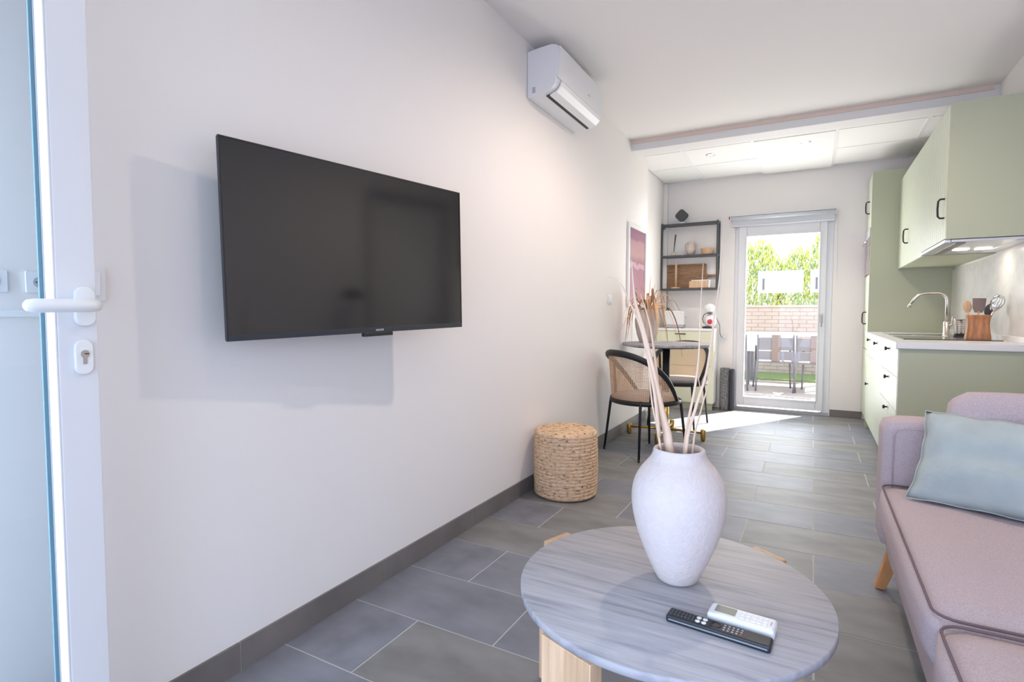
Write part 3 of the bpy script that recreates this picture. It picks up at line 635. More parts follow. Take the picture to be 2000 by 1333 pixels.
def slotted(t, z, mt):
    bm = bmesh.new(); n = 16
    for i in range(n+1):
        pass
    rings = []
    for j, (w_, zz, yy) in enumerate(((0.006, z-0.01, 0), (0.02, z+0.01, -0.003), (0.032, z+0.035, -0.010), (0.036, z+0.06, -0.014), (0.032, z+0.085, -0.012), (0.018, z+0.103, -0.004), (0.003, z+0.108, 0))):
        rings.append([bm.verts.new((w_*(-1+2*i/8), yy+0.012*((-1+2*i/8)**2), zz)) for i in range(9)])
    for A, B in zip(rings, rings[1:]):
        for k in range(8):
            if 2 <= rings.index(A) <= 3 and k in (2, 4, 6): continue
            bm.faces.new((A[k], A[k+1], B[k+1], B[k]))
    o = obj('slotted_bowl', bm, mt, t, smooth=True); so = o.modifiers.new('s', 'SOLIDIFY'); so.thickness = 0.002
utensil('wooden_spoon', 'light wooden spoon leaning left in the utensil pot', -0.035, 0.0, (0.0, -0.14, 0.3), 0.165, M_['oak'], spoon)
utensil('spatula', 'broad taupe spatula standing in the utensil pot', -0.005, -0.01, (0.0, 0.02, 0.1), 0.16, M_['oakd'], spatula)
utensil('slotted_spoon', 'steel slotted spoon leaning right in the utensil pot', 0.02, -0.015, (0.05, 0.30, 0.0), 0.170, M_['chrome'], slotted)
utensil('ladle', 'dark steel ladle leaning right behind the slotted spoon', 0.01, 0.025, (-0.05, 0.32, 0.2), 0.15, M_['anthr'], spoon)

# ------------------------------------------------------------ chest at the back left
ch = thing('drawer_cabinet', 'pale green drawer cabinet with white top in the back left corner', 'cabinet', (0, 0, 0))
cx0, cx1, cy0 = XLB+0.004, -0.962, 6.415
box('carcass', (cx0, cx1, cy0+0.018, YB-0.012, 0.08, 0.905), 'white', ch)
box('top', (cx0, cx1+0.004, cy0-0.006, YB-0.011, 0.905, 0.932), 'white', ch, bevel=0.002)
box('plinth', (cx0, cx1-0.01, cy0+0.03, cy0+0.045, 0.001, 0.08), 'green', ch)
for i, (za, zb) in enumerate(((0.712, 0.902), (0.508, 0.709), (0.085, 0.505))):
    d = box('drawer', (cx0+0.002, cx1-0.002, cy0, cy0+0.017, za, zb), 'chest', ch, bevel=0.002)
    box('raised_strip', (cx0+0.002, cx0+0.06, cy0-0.004, cy0, za, zb), 'chest', d); box('raised_strip', (cx1-0.06, cx1-0.002, cy0-0.004, cy0, za, zb), 'chest', d)
    if i == 0: tubeobj('handle', [(-1.385, cy0, 0.868), (-1.385, cy0-0.02, 0.868), (-1.275, cy0-0.02, 0.868), (-1.275, cy0, 0.868)], 0.006, 'black', d, 8)
# toaster
to = thing('toaster', 'white toaster on the corner drawer cabinet', 'toaster', (-1.425, 6.56, 0.9325))
box('body', (-0.118, 0.118, -0.055, 0.055, 0.03, 0.205), 'plast', to, bevel=0.018, seg=4)
box('base', (-0.112, 0.112, -0.05, 0.05, 0.006, 0.034), 'plastg', to, bevel=0.004)
for s in (-0.018, 0.018): box('slot', (-0.09, 0.09, s-0.009, s+0.009, 0.203, 0.2062), 'black', to)
for x in (-0.09, 0.09):
    for y in (-0.035, 0.035): latheobj('foot', [(0.01, 0), (0.01, 0.008)], 'black', to, 12, (x, y, 0))
box('lever', (0.118, 0.128, -0.01, 0.01, 0.12, 0.135), 'plastg', to, bevel=0.002)
# coffee machine
cm = thing('coffee_machine', 'white capsule coffee machine with round red dial', 'coffee machine', (-1.035, 6.53, 0.9325))
latheobj('base', [(0.05, 0), (0.055, 0.006), (0.052, 0.02), (0.03, 0.024)], 'blackp', cm, 32, (-0.02, -0.005, 0))
bm = bmesh.new(); bmesh.ops.create_uvsphere(bm, u_segments=32, v_segments=20, radius=1); bmesh.ops.scale(bm, vec=(0.067, 0.062, 0.078), verts=bm.verts); bmesh.ops.translate(bm, vec=(0.012, 0.01, 0.085), verts=bm.verts)
bmesh.ops.create_cone(bm, cap_ends=True, segments=24, radius1=0.036, radius2=0.03, depth=0.1, matrix=Matrix.Translation((0.038, 0.02, 0.17)))
obj('body', bm, 'plast', cm, smooth=True)
bm = bmesh.new(); bmesh.ops.create_uvsphere(bm, u_segments=32, v_segments=20, radius=1); bmesh.ops.scale(bm, vec=(0.058, 0.05, 0.052), verts=bm.verts); bmesh.ops.translate(bm, vec=(0.004, 0.0, 0.232), verts=bm.verts); obj('head', bm, 'white', cm, smooth=True)
tubeobj('dial', [(0.015, -0.046, 0.078), (0.015, -0.058, 0.078)], [0.029, 0.026], 'red', cm, 28)
tubeobj('collar', [(0.005, 0, 0.168), (0.005, 0, 0.178)], [0.036, 0.034], 'black', cm, 24)
tubeobj('water_tank_edge', [(-0.03, -0.02, 0.172), (-0.058, -0.02, 0.15), (-0.068, -0.02, 0.115), (-0.064, -0.02, 0.08), (-0.05, -0.02, 0.058)], 0.004, 'black', cm, 8)
# cables and plugs
ck = thing('wall_plug', 'white wall plug with a dark cable beside the drawer cabinet', 'plug', (-0.90, YB-0.0005, 0.83))
box('plate', (-0.035, 0.035, -0.009, 0, -0.035, 0.035), 'plast', ck, bevel=0.002); tubeobj('plug', [(0, -0.009, 0), (0, -0.04, 0)], [0.018, 0.016], 'white', ck, 16)
tubeobj('cable', [(0, -0.04, 0), (-0.02, -0.06, 0.0), (-0.035, -0.07, 0.05), (-0.035, -0.09, 0.13), (-0.045, -0.11, 0.17), (-0.07, -0.14, 0.22)], 0.003, 'black', ck, 6)
ck2 = thing('shelf_cable', 'thin black cable with plugs hanging under the wall shelf', 'cable', (-1.555, YB-0.012, 1.17))
tubeobj('cable', [(0.0, 0, 0.195), (0.004, 0, 0.10), (0.0, -0.0, 0.0)], 0.0022, 'black', ck2, 6)
for dx in (-0.028, 0.004): box('plug', (dx, dx+0.024, -0.035, 0.0115, -0.035, 0.003), 'black', ck2, bevel=0.003)

# ------------------------------------------------------------ wall shelf
sh = thing('wall_shelf', 'black metal open wall shelf in the back left corner', 'shelf', (0, 0, 0))
sx0, sx1, sy0, sy1 = -1.607, -0.962, 6.582, YB-0.0005
q = 0.020
for x in (sx0, sx1-q):
    for y in (sy0, sy1-q): box('post', (x, x+q, y, y+q, 1.375, 2.165), 'anthr', sh)
for x in (sx0, sx1-q):
    for z in (1.378, 1.765, 2.140): box('side_rail', (x+0.001, x+q-0.001, sy0+q, sy1-q, z, z+0.02), 'anthr', sh)
for z in (1.376, 1.765, 2.135):
    s_ = box('shelf_board', (sx0+q, sx1-q, sy0+0.002, sy1-0.002, z, z+0.022), 'anthr', sh, bevel=0.002)
bm = bmesh.new(); prism(bm, [(sx0+q, 2.135), (sx0+q+0.05, 2.135), (sx0+q, 2.085)], sy0+0.004, sy0+0.010, 'y'); prism(bm, [(sx1-q, 2.135), (sx1-q-0.02, 2.135), (sx1-q, 2.115)], sy0+0.004, sy0+0.010, 'y'); obj('corner_brace', bm, 'anthr', sh)
# speaker
spk = thing('wifi_speaker', 'dark rounded diamond shaped device on white foot atop the wall shelf', 'speaker', (-1.385, 6.65, 2.1575))
latheobj('foot', [(0.04, 0), (0.045, 0.006), (0.03, 0.02), (0.012, 0.03)], 'plast', spk, 28)
bm = bmesh.new(); prism(bm, [(x*math.cos(PI/4)-y*math.sin(PI/4), x*math.sin(PI/4)+y*math.cos(PI/4)+0.098) for x, y in rrect(0.122, 0.122, 0.032, 6)], -0.025, 0.02, 'y'); obj('body', bm, 'anthr', spk, bevel=0.008)
SZ1 = 1.7875; SZ0 = 1.3985
rd = thing('reed_diffuser', 'small glass reed diffuser with dark sticks on middle shelf', 'diffuser', (-1.475, 6.65, SZ1))
latheobj('bottle', [(0.020, 0), (0.024, 0.004), (0.024, 0.03), (0.010, 0.036), (0.010, 0.042)], 'vaseb', rd, 20)
for i, (a, b) in enumerate(((0.022, 0.01), (0.03, -0.01), (0.018, 0.0))): tubeobj('stick', [(0, 0, 0.01), (a, b, 0.245+0.005*i)], 0.003, 'black', rd, 6)
vz = thing('small_vase', 'cream two-handled ceramic vase on middle shelf', 'vase', (-1.275, 6.65, SZ1))
latheobj('body', [(0.028, 0), (0.034, 0.004), (0.054, 0.045), (0.058, 0.07), (0.050, 0.095), (0.040, 0.115), (0.044, 0.148), (0.038, 0.15), (0.034, 0.115), (0.04, 0.09)], 'vaseb', vz, 36)
for s in (-1, 1): tubeobj('handle', [(s*0.040, 0, 0.135), (s*0.058, 0, 0.138), (s*0.066, 0, 0.12), (s*0.060, 0, 0.100), (s*0.050, 0, 0.09)], 0.006, 'vaseb', vz, 8)
bk = thing('bread_basket', 'small woven straw basket at right end of middle shelf', 'basket', (-1.085, 6.65, SZ1))
pr = [(0.055, 0)]
for i in range(8): pr += [(0.060+i*0.0028+0.003, 0.004+i*0.0085), (0.060+i*0.0028, 0.008+i*0.0085)]
pr += [(0.078, 0.070), (0.073, 0.066), (0.055, 0.008)]
latheobj('weave', pr, 'oak', bk, 40)
cb = thing('cutting_board', 'dark walnut paddle cutting board leaning at the back of lower shelf', 'board', (-1.335, 6.700, SZ0)); cb.rotation_euler = (-0.05, 0, 0)
pz = [(x-0.0, y+0.145) for x, y in rrect(0.46, 0.29, 0.02, 4)]
bm = bmesh.new(); prism(bm, pz, -0.009, 0.009, 'y'); obj('board', bm, 'walnut', cb, bevel=0.002)
bm = bmesh.new(); prism(bm, [(0.229, 0.115), (0.25, 0.130), (0.345, 0.133), (0.352, 0.145), (0.345, 0.157), (0.25, 0.160), (0.229, 0.175)], -0.008, 0.008, 'y'); obj('handle', bm, 'walnut', cb, bevel=0.002)
kr = thing('kitchen_roll_holder', 'light wooden kitchen roll stand without paper on lower shelf', 'holder', (-1.437, 6.630, SZ0))
latheobj('base', [(0.053, 0), (0.055, 0.006), (0.052, 0.014)], 'oak', kr, 32); latheobj('rod', [(0.013, 0.012), (0.013, 0.31), (0.009, 0.318)], 'oak', kr, 16)
wbx = thing('wooden_box', 'small light wood box with white side at right of lower shelf', 'box', (-1.16, 6.632, SZ0))
box('box', (-0.118, 0.095, -0.042, 0.042, 0, 0.082), 'oak', wbx, bevel=0.006); box('white_end', (0.0955, 0.118, -0.042, 0.042, 0, 0.095), 'white', wbx, bevel=0.006); box('lid', (-0.095, 0.0955, -0.036, 0.036, 0.0825, 0.095), 'white', wbx, bevel=0.004)

# rolled mat
rm = thing('rolled_doormat', 'rolled grey speckled doormat standing between drawer cabinet and garden door', 'mat', (-0.865, 6.635, 0.001))
bm = bmesh.new(); pts = [(x, y) for x, y in rrect(0.105, 0.13, 0.045, 7)]; prism(bm, pts, 0, 0.475, 'z'); obj('pile_roll', bm, 'mel', rm, bevel=0.006)
bm = bmesh.new(); prism(bm, [(0.054+0.02+x, y+0.0) for x, y in rrect(0.04, 0.15, 0.018, 5)], 0, 0.465, 'z'); obj('rubber_backing', bm, 'rubber', rm, bevel=0.012)

# ------------------------------------------------------------ dining table
TX, TY, TZ = -1.125, 4.86, 0.84
dt = thing('bistro_table', 'small round marble bistro table with black and brass column', 'table', (TX, TY, 0))
latheobj('marble_top', [(0.375, TZ-0.024), (0.380, TZ-0.022), (0.380, TZ-0.002), (0.378, TZ)], 'marble', dt, 72)
latheobj('under_plate', [(0.31, TZ-0.034), (0.34, TZ-0.030), (0.34, TZ-0.0245)], 'black', dt, 60)
latheobj('column', [(0.032, 0.30), (0.032, TZ-0.033)], 'black', dt, 28)
latheobj('brass_sleeve', [(0.030, 0.055), (0.030, 0.3005)], 'brass', dt, 28)
for k in range(4):
    a = math.radians(-90+k*90+2)
    ca, sa = math.cos(a), math.sin(a)
    ft = tubeobj('foot_arm', [(0.02*ca, 0.02*sa, 0.078), (0.315*ca, 0.315*sa, 0.070)], [0.013, 0.010], 'brass', dt, 10)
    latheobj('foot', [(0.015, 0.0), (0.019, 0.012), (0.022, 0.02), (0.022, 0.095), (0.021, 0.097)], 'brass', ft, 20, (0.322*ca, 0.322*sa, 0))
# small vase with dried plant
sv = thing('ceramic_vase', 'beige tapered ceramic vase on the bistro table', 'vase', (TX-0.19, TY+0.05, TZ+0.0005))
latheobj('body', [(0.060, 0), (0.066, 0.006), (0.088, 0.07), (0.104, 0.15), (0.108, 0.20), (0.098, 0.25), (0.07, 0.29), (0.05, 0.305), (0.045, 0.300), (0.06, 0.28), (0.08, 0.2)], 'vaseb', sv, 48)
dp = thing('dried_plant', 'bunch of curling dried leaves in the beige vase', 'plant', (TX-0.19, TY+0.05, TZ+0.02))
rnd = random.Random(11)
def ribbon(bm, pts, w, tw=0.0):
    pts = [Vector(p) for p in pts]; n = len(pts); L = []
    for i, p in enumerate(pts):
        t = (pts[min(i+1, n-1)]-pts[max(i-1, 0)]).normalized(); s = t.cross(Vector((math.cos(tw), math.sin(tw), 0.4))).normalized()
        k = math.sin(PI*(0.08+0.9*i/(n-1)))**0.7*w; nn = s.cross(t)
        L.append((bm.verts.new(p-s*k+nn*0.0), bm.verts.new(p+nn*k*0.25), bm.verts.new(p+s*k)))
    for A, B in zip(L, L[1:]):
        bm.faces.new((A[0], A[1], B[1], B[0])); bm.faces.new((A[1], A[2], B[2], B[1]))
for i in range(36):
    a = i*2.399+rnd.uniform(-0.4, 0.4); reach = rnd.uniform(0.16, 0.34); up = rnd.uniform(0.03, 0.24); droop = rnd.uniform(0.2, 0.75)
    a = -0.9+2.1*math.sin(a*1.7)
    ca, sa = math.cos(a), math.sin(a)
    if TX-0.19+reach*ca*1.15 < XL+0.03: reach = max(0.04, (XL+0.03-(TX-0.19))/(ca*1.25)); 
    z0 = 0.27; pts = []
    for s in range(12):
        q_ = s/11; rr = 0.02+reach*(q_**0.75); z = z0+up*math.sin(min(1, q_*1.35)*PI/2) - droop*max(0, q_-0.45)**1.4*1.6
        pts.append((rr*ca+0.012*math.sin(6*q_+i), rr*sa+0.012*math.cos(5*q_+i), z))
    bm = bmesh.new(); ribbon(bm, pts, rnd.choice((0.004, 0.006, 0.009, 0.003, 0.012)), a)
    o = obj('leaf', bm, 'leaf' if i % 4 else 'leafd', dp, smooth=True)
for i in range(9):
    a = rnd.uniform(-2.4, 0.9); k = rnd.uniform(0.07, 0.15); h_ = rnd.uniform(0.06, 0.20); dr = rnd.uniform(0.10, 0.30)
    pts = [(k*q_/9*1.3*math.cos(a), k*q_/9*1.3*math.sin(a), 0.27+h_*math.sin(q_/9*2.2)-dr*max(0, q_/9-0.4)**1.3) for q_ in range(10)]
    bm = bmesh.new(); ribbon(bm, pts, rnd.choice((0.008, 0.011, 0.014)), a); obj('leaf', bm, 'leaf' if i % 3 else 'leafd', dp, smooth=True)
for i in range(10):
    a = rnd.uniform(0, 6.28); k = rnd.uniform(0.02, 0.1); tubeobj('stalk', [(0, 0, 0.02), (0.01*math.cos(a), 0.01*math.sin(a), 0.28), (k*math.cos(a), k*math.sin(a), rnd.uniform(0.42, 0.62))], [0.003, 0.003, 0.001], 'leaf', dp, 5)

# ------------------------------------------------------------ dining chairs
def chair(label, cx, cy, back):
    t = thing('dining_chair', label, 'chair', (cx, cy, 0), back-PI/2, 'cane dining chairs at the bistro table')   # local +y is the back
    R, ZR = 0.258, 0.425
    def ang(th): return PI/2+th
    ring = [(R*math.cos(a*PI/24), R*math.sin(a*PI/24), ZR) for a in range(48)]
    tubeobj('seat_ring', ring, 0.019, 'black', t, 10, True)
    T = math.radians(118)
    def top(th):
        q_ = abs(th)/T
        k = max(0.0, 1-q_**2.3)
        return k
    def P(th, v):     # v 0..1 from ring to arch
        k = top(th)*v; z = ZR+0.375*k; rr = R+0.035*k*max(0, math.cos(th*0.75))
        return Vector((rr*math.cos(ang(th)), rr*math.sin(ang(th)), z))
    arch = [P(-T+2*T*i/56, 1) for i in range(57)]
    tubeobj('back_hoop', arch, [0.015+0.011*math.cos(-PI/2+PI*i/56) for i in range(57)], 'black', t, 10)
    for th in (math.radians(-62), math.radians(62)): tubeobj('back_rod', [P(th, 0), P(th, 0.5), P(th, 1)], 0.0135, 'black', t, 8)
    bm = bmesh.new(); hw = 0.0022
    def strip(A, B, off):
        n = len(A)
        va = [bm.verts.new(p) for p in A]; vb = [bm.verts.new(p) for p in B]
        for i in range(n-1): bm.faces.new((va[i], va[i+1], vb[i+1], vb[i]))
    nv = 78
    for i in range(1, nv):
        th = -T+2*T*i/nv; d = hw/R
        strip([P(th-d, v/6) for v in range(7)], [P(th+d, v/6) for v in range(7)], 0)
    z = ZR+0.012
    while z < ZR+0.375:
        k = (z-ZR)/0.375
        lim = T
        for s in range(200):
            if top(T*s/200) < k: lim = T*s/200; break
        n = 40
        def Q(th, zz):
            kk = (zz-ZR)/0.375; rr = R+0.035*kk*max(0, math.cos(th*0.75)); return Vector((rr*math.cos(ang(th)), rr*math.sin(ang(th)), zz))
        ths = [-lim+2*lim*i/n for i in range(n+1)]
        strip([Q(th, z-hw) for th in ths], [Q(th, z+hw) for th in ths], 0)
        z += 0.0115
    c = obj('cane_back', bm, 'cane', t); c['kind'] = 'stuff'; so = c.modifiers.new('s', 'SOLIDIFY'); so.thickness = 0.0012
    latheobj('seat_cushion', [(0.10, ZR-0.004), (0.235, ZR-0.002), (0.243, ZR+0.012), (0.238, ZR+0.036), (0.215, ZR+0.047), (0.001, ZR+0.052)], 'cushg', t, 48)
    latheobj('seat_base', [(0.2, ZR-0.016), (0.243, ZR-0.012), (0.243, ZR-0.003)], 'black', t, 48)
    for a in (45, 135, 225, 315):
        a = math.radians(a); ca, sa = math.cos(a), math.sin(a)
        lg = tubeobj('leg', [(0.262*ca, 0.262*sa, ZR+0.02), (0.268*ca, 0.268*sa, ZR), (0.318*ca, 0.318*sa, 0.018)], [0.010, 0.0115, 0.009], 'black', t, 10)
        tubeobj('foot_cap', [(0.318*ca, 0.318*sa, 0.022), (0.320*ca, 0.320*sa, 0.0005)], [0.0105, 0.007], 'blackp', lg, 10)
chair('black framed cane dining chair nearest the pouf, its back to the room', -1.140, 4.235, math.radians(233))
chair('black framed cane dining chair behind the bistro table by the drawer cabinet', -1.15, 5.50, math.radians(84))

# ------------------------------------------------------------ coffee table
CX, CY, CZ = -0.303, 1.365, 0.42
ct = thing('coffee_table', 'round grey marble coffee table on light oak slab legs', 'table', (CX, CY, 0))
latheobj('marble_top', [(0.366, CZ-0.020), (0.3715, CZ-0.018), (0.3715, CZ-0.0025), (0.369, CZ)], 'marble', ct, 128)
def slab_leg(az, ri):
    # slab standing tangentially under the rim, outer lower corner strongly rounded
    M2 = Matrix.Rotation(az, 4, 'Z')
    W_, T_ = 0.142, 0.036
    lg = thing_leg = bpy.data.objects.new('leg', None)
    prof = [(-W_/2, CZ-0.021), (-W_/2, 0.16)] + [(-W_/2+0.055*(1-math.cos(a*PI/16)), 0.16-0.16*math.sin(a*PI/16)) for a in range(1, 9)] + [(W_/2-0.002, 0.0), (W_/2, 0.003), (W_/2, CZ-0.021)]
    half = 0.0
    bm = bmesh.new(); prism(bm, [(p[0], p[1]) for p in prof], ri, ri+T_, 'x'); bmesh.ops.transform(bm, matrix=M2, verts=bm.verts)
    o = obj('leg', bm, 'oak', ct, bevel=0.003)
    if az > 0 and math.degrees(az) < 200:
        bm = bmesh.new(); bx(bm, 0.3725, 0.396, -W_/2+0.02, W_/2-0.02, CZ-0.045, CZ-0.004); bmesh.ops.transform(bm, matrix=M2, verts=bm.verts); obj('leg_top', bm, 'oakd', o, bevel=0.004)
    bm = bmesh.new(); bx(bm, ri+T_, ri+T_+0.0008, 0.0, W_/2-0.004, 0.01, CZ-0.023); bmesh.ops.transform(bm, matrix=M2, verts=bm.verts); obj('board_lamella', bm, 'oakd', o)
bpy.context.view_layer.update()
for az, ri in ((160, 0.356), (57, 0.356), (249, 0.335), (-62, 0.335)): slab_leg(math.radians(az), ri)
boxes('cross_rail', [(-0.33, 0.33, -0.016, 0.016, CZ-0.075, CZ-0.021)], 'oak', ct).rotation_euler = (0, 0, math.radians(65))
boxes('cross_rail', [(-0.33, -0.0165, -0.016, 0.016, CZ-0.075, CZ-0.0215), (0.0165, 0.33, -0.016, 0.016, CZ-0.075, CZ-0.0215)], 'oak', ct).rotation_euler = (0, 0, math.radians(155))
# big white vase
bv = thing('stoneware_vase', 'large rough white vase on the coffee table', 'vase', (-0.288, 1.400, CZ+0.0005))
vp = [(0.042, 0), (0.050, 0.005), (0.062, 0.028), (0.080, 0.068), (0.097, 0.112), (0.110, 0.158), (0.116, 0.198), (0.1155, 0.228), (0.109, 0.256), (0.096, 0.281), (0.081, 0.300), (0.070, 0.314), (0.065, 0.326), (0.0635, 0.334), (0.060, 0.339), (0.054, 0.337), (0.052, 0.328), (0.058, 0.312), (0.075, 0.288), (0.092, 0.25), (0.098, 0.19), (0.06, 0.05), (0.002, 0.02)]
def smoothprof(pr, k=4):
    out = []
    n = len(pr)
    for i in range(n-1):
        p0, p1, p2, p3 = pr[max(i-1, 0)], pr[i], pr[i+1], pr[min(i+2, n-1)]
        for j in range(k):
            t_ = j/k
            out.append(tuple(0.5*((2*p1[c])+(-p0[c]+p2[c])*t_+(2*p0[c]-5*p1[c]+4*p2[c]-p3[c])*t_**2+(-p0[c]+3*p1[c]-3*p2[c]+p3[c])*t_**3) for c in (0, 1)))
    out.append(pr[-1]); return out
latheobj('body', smoothprof(vp), 'vase', bv, 96)
# dried stems (world coordinates, roots inside the vase)
K = 1.045
def stem(label, branches, m='stem'):
    branches = [([(p[0]*K-0.004, p[1]*K, 1.1+(p[2]-1.1)*K) for p in b], r0, r1) for b, r0, r1 in branches]
    root = Vector(branches[0][0][0])
    t = thing('dried_reed', label, 'reed', tuple(root), 0, 'dried reeds in the white vase')
    for i, (pts, r0, r1) in enumerate(branches):
        P_ = [Vector(p)-root for p in pts]; out = []; n = len(P_)
        for a in range(n-1):
            p0, p1, p2, p3 = P_[max(a-1, 0)], P_[a], P_[a+1], P_[min(a+2, n-1)]
            for j in range(4):
                s = j/4; out.append(0.5*((2*p1)+(-p0+p2)*s+(2*p0-5*p1+4*p2-p3)*s*s+(-p0+3*p1-3*p2+p3)*s**3))
        out.append(P_[-1]); k = len(out)
        tubeobj('stalk' if i == 0 else 'twig', out, [r0+(r1-r0)*q/(k-1) for q in range(k)], m, t, 8, flat=0.6)
stem('thickest pale dried stem rising leftwards out of the white vase', [
    ([(-0.285, 1.36, 0.50), (-0.298, 1.35, 0.765), (-0.318, 1.345, 0.86), (-0.345, 1.34, 0.98), (-0.365, 1.34, 1.06), (-0.383, 1.34, 1.12), (-0.390, 1.34, 1.165), (-0.396, 1.34, 1.235)], 0.0195, 0.0012),
    ([(-0.318, 1.33, 0.80), (-0.330, 1.33, 0.90), (-0.352, 1.335, 1.0), (-0.372, 1.34, 1.07), (-0.40, 1.34, 1.13), (-0.424, 1.34, 1.178), (-0.455, 1.34, 1.195)], 0.009, 0.0008),
    ([(-0.325, 1.345, 0.90), (-0.338, 1.35, 1.0), (-0.352, 1.35, 1.08), (-0.375, 1.35, 1.15)], 0.006, 0.001)])
stem('slim dried stem leaning close beside the thickest one', [
    ([(-0.29, 1.345, 0.50), (-0.315, 1.335, 0.765), (-0.338, 1.335, 0.88), (-0.347, 1.335, 0.97), (-0.352, 1.335, 1.02)], 0.0065, 0.002)])
stem('straight thin dried stem in the middle of the right hand trio', [
    ([(-0.262, 1.365, 0.50), (-0.262, 1.35, 0.765), (-0.240, 1.35, 0.92), (-0.232, 1.35, 1.01), (-0.230, 1.35, 1.12), (-0.226, 1.35, 1.22)], 0.0048, 0.0006)])
stem('thin dried stem crossing rightwards out of the white vase', [
    ([(-0.258, 1.345, 0.50), (-0.256, 1.335, 0.765), (-0.236, 1.335, 0.87), (-0.212, 1.335, 0.96), (-0.200, 1.335, 1.06), (-0.188, 1.335, 1.17), (-0.183, 1.335, 1.27)], 0.0055, 0.0006)])
stem('right hand dried stem with forked tip nearest the sofa side', [
    ([(-0.25, 1.36, 0.50), (-0.244, 1.36, 0.765), (-0.228, 1.36, 0.86), (-0.206, 1.36, 0.95), (-0.198, 1.36, 1.01)], 0.0055, 0.0014),
    ([(-0.220, 1.36, 0.89), (-0.232, 1.36, 0.935), (-0.236, 1.36, 0.97)], 0.003, 0.001)])

# remotes
r1_ = thing('remote_control', 'slim black television remote on the coffee table', 'remote', (-0.160, 1.197, CZ+0.0005), math.radians(-5))
box('case', (-0.106, 0.106, -0.0195, 0.0195, 0, 0.017), 'blackp', r1_, bevel=0.005, seg=3)
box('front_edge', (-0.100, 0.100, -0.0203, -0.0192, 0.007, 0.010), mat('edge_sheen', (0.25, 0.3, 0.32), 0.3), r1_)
for i, (x, y) in enumerate(((-0.040, 0.006), (-0.027, 0.006), (-0.040, -0.008), (-0.027, -0.008))):
    o = latheobj('button', [(0.0052, 0), (0.0052, 0.0012), (0.004, 0.0018)], 'white', r1_, 16, (x, y, 0.0168)); o['label'] = 'white round button'
latheobj('dpad', [(0.009, 0), (0.009, 0.0012), (0.012, 0.0012), (0.012, 0)], 'black', r1_, 24, (-0.004, 0, 0.0168), cap=False)
for i in range(7):
    for j in range(3): box('key', (-0.098+i*0.0075, -0.0935+i*0.0075, -0.012+j*0.010, -0.006+j*0.010, 0.0168, 0.0182), 'anthr', r1_)
for i in range(5):
    for j in range(3):
        latheobj('round_key', [(0.0022, 0), (0.0022, 0.001)], 'red' if (i == 4 and j == 0) else 'plastg', r1_, 8, (0.014+i*0.0085, -0.010+j*0.009, 0.0168))
r2_ = thing('remote_control', 'white air conditioner remote with grey display beside black one', 'remote', (-0.118, 1.249, CZ+0.0005), math.radians(-5))
box('case', (-0.068, 0.068, -0.0265, 0.0265, 0, 0.024), 'plast', r2_, bevel=0.007, seg=3)
box('display', (-0.055, -0.012, -0.012, 0.018, 0.0235, 0.0246), 'lcd', r2_)
for i in range(5):
    for j in range(3): box('button', (-0.002+i*0.0115, 0.006+i*0.0115, -0.014+j*0.0115, -0.007+j*0.0115, 0.0236, 0.0256), 'white', r2_, bevel=0.001)
boxes('logo', [(0.057, 0.060, -0.008, 0.010, 0.0236, 0.0243)], 'plastg', r2_)

# ------------------------------------------------------------ sofa
sf = thing('sofa', 'pinkish beige fabric sofa with splayed wooden legs', 'sofa', (0, 0, 0))
SX0, SX1 = 0.248, 1.045
soft('base', (SX1-SX0-0.02, 2.20, 0.15), 'sofa', sf, ((SX0+SX1)/2+0.008, 1.48, 0.262), bulge=0.0, bev=0.02)
for (y0, y1) in ((1.432, 2.497), (0.49, 1.424)):
    cu = soft('seat_cushion', (0.66, y1-y0, 0.135), 'sofa', sf, (SX0+0.318, (y0+y1)/2, 0.384), bulge=0.016, bev=0.038)
    w_, d_ = 0.66-0.022, (y1-y0)-0.016
    def pp(a, b):
        return (a*w_/2, b*d_/2, 0.0675+0.016*(1-(a*w_/0.66)**4)*(1-(b*d_/(y1-y0))**4)-0.004)
    N = 14; path = []
    rr = 0.14
    for k, (sx_, sy_) in enumerate(((1, 1), (-1, 1), (-1, -1), (1, -1))):
        for i in range(6):
            a = (k*90+i*18)*PI/180; cxx, cyy = sx_*(1-rr), sy_*(1-rr*w_/d_)
            path.append((cxx+rr*math.cos(a), cyy+rr*w_/d_*math.sin(a)))
    full = []
    for i, p in enumerate(path):
        qn = path[(i+1) % len(path)]
        for s in range(4): full.append((p[0]+(qn[0]-p[0])*s/4, p[1]+(qn[1]-p[1])*s/4))
    tubeobj('piping', [pp(a, b) for a, b in full], 0.0032, 'sofap', cu, 6, True)
for (y0, y1) in ((2.500, 2.655), (0.325, 0.482)):
    am = soft('armrest', (0.72, y1-y0, 0.50), 'sofa', sf, (SX0+0.358, (y0+y1)/2, 0.445), bulge=0.006, bev=0.035)
    # seam line on the inner side
    s = -1 if y0 > 2 else 1
    yy = (s*(y1-y0)/2)+s*0.004
    pth = [(-0.325, yy, -0.06), (-0.325, yy, 0.19), (-0.315, yy, 0.215), (-0.29, yy, 0.222), (0.2, yy, 0.222)]
    tubeobj('seam', pth, 0.0022, 'sofa', am, 6)
soft('backrest', (0.16, 2.30, 0.62), 'sofa', sf, (SX1-0.07, 1.48, 0.49), bulge=0.01, bev=0.05, rot=(0, 0.08, 0))
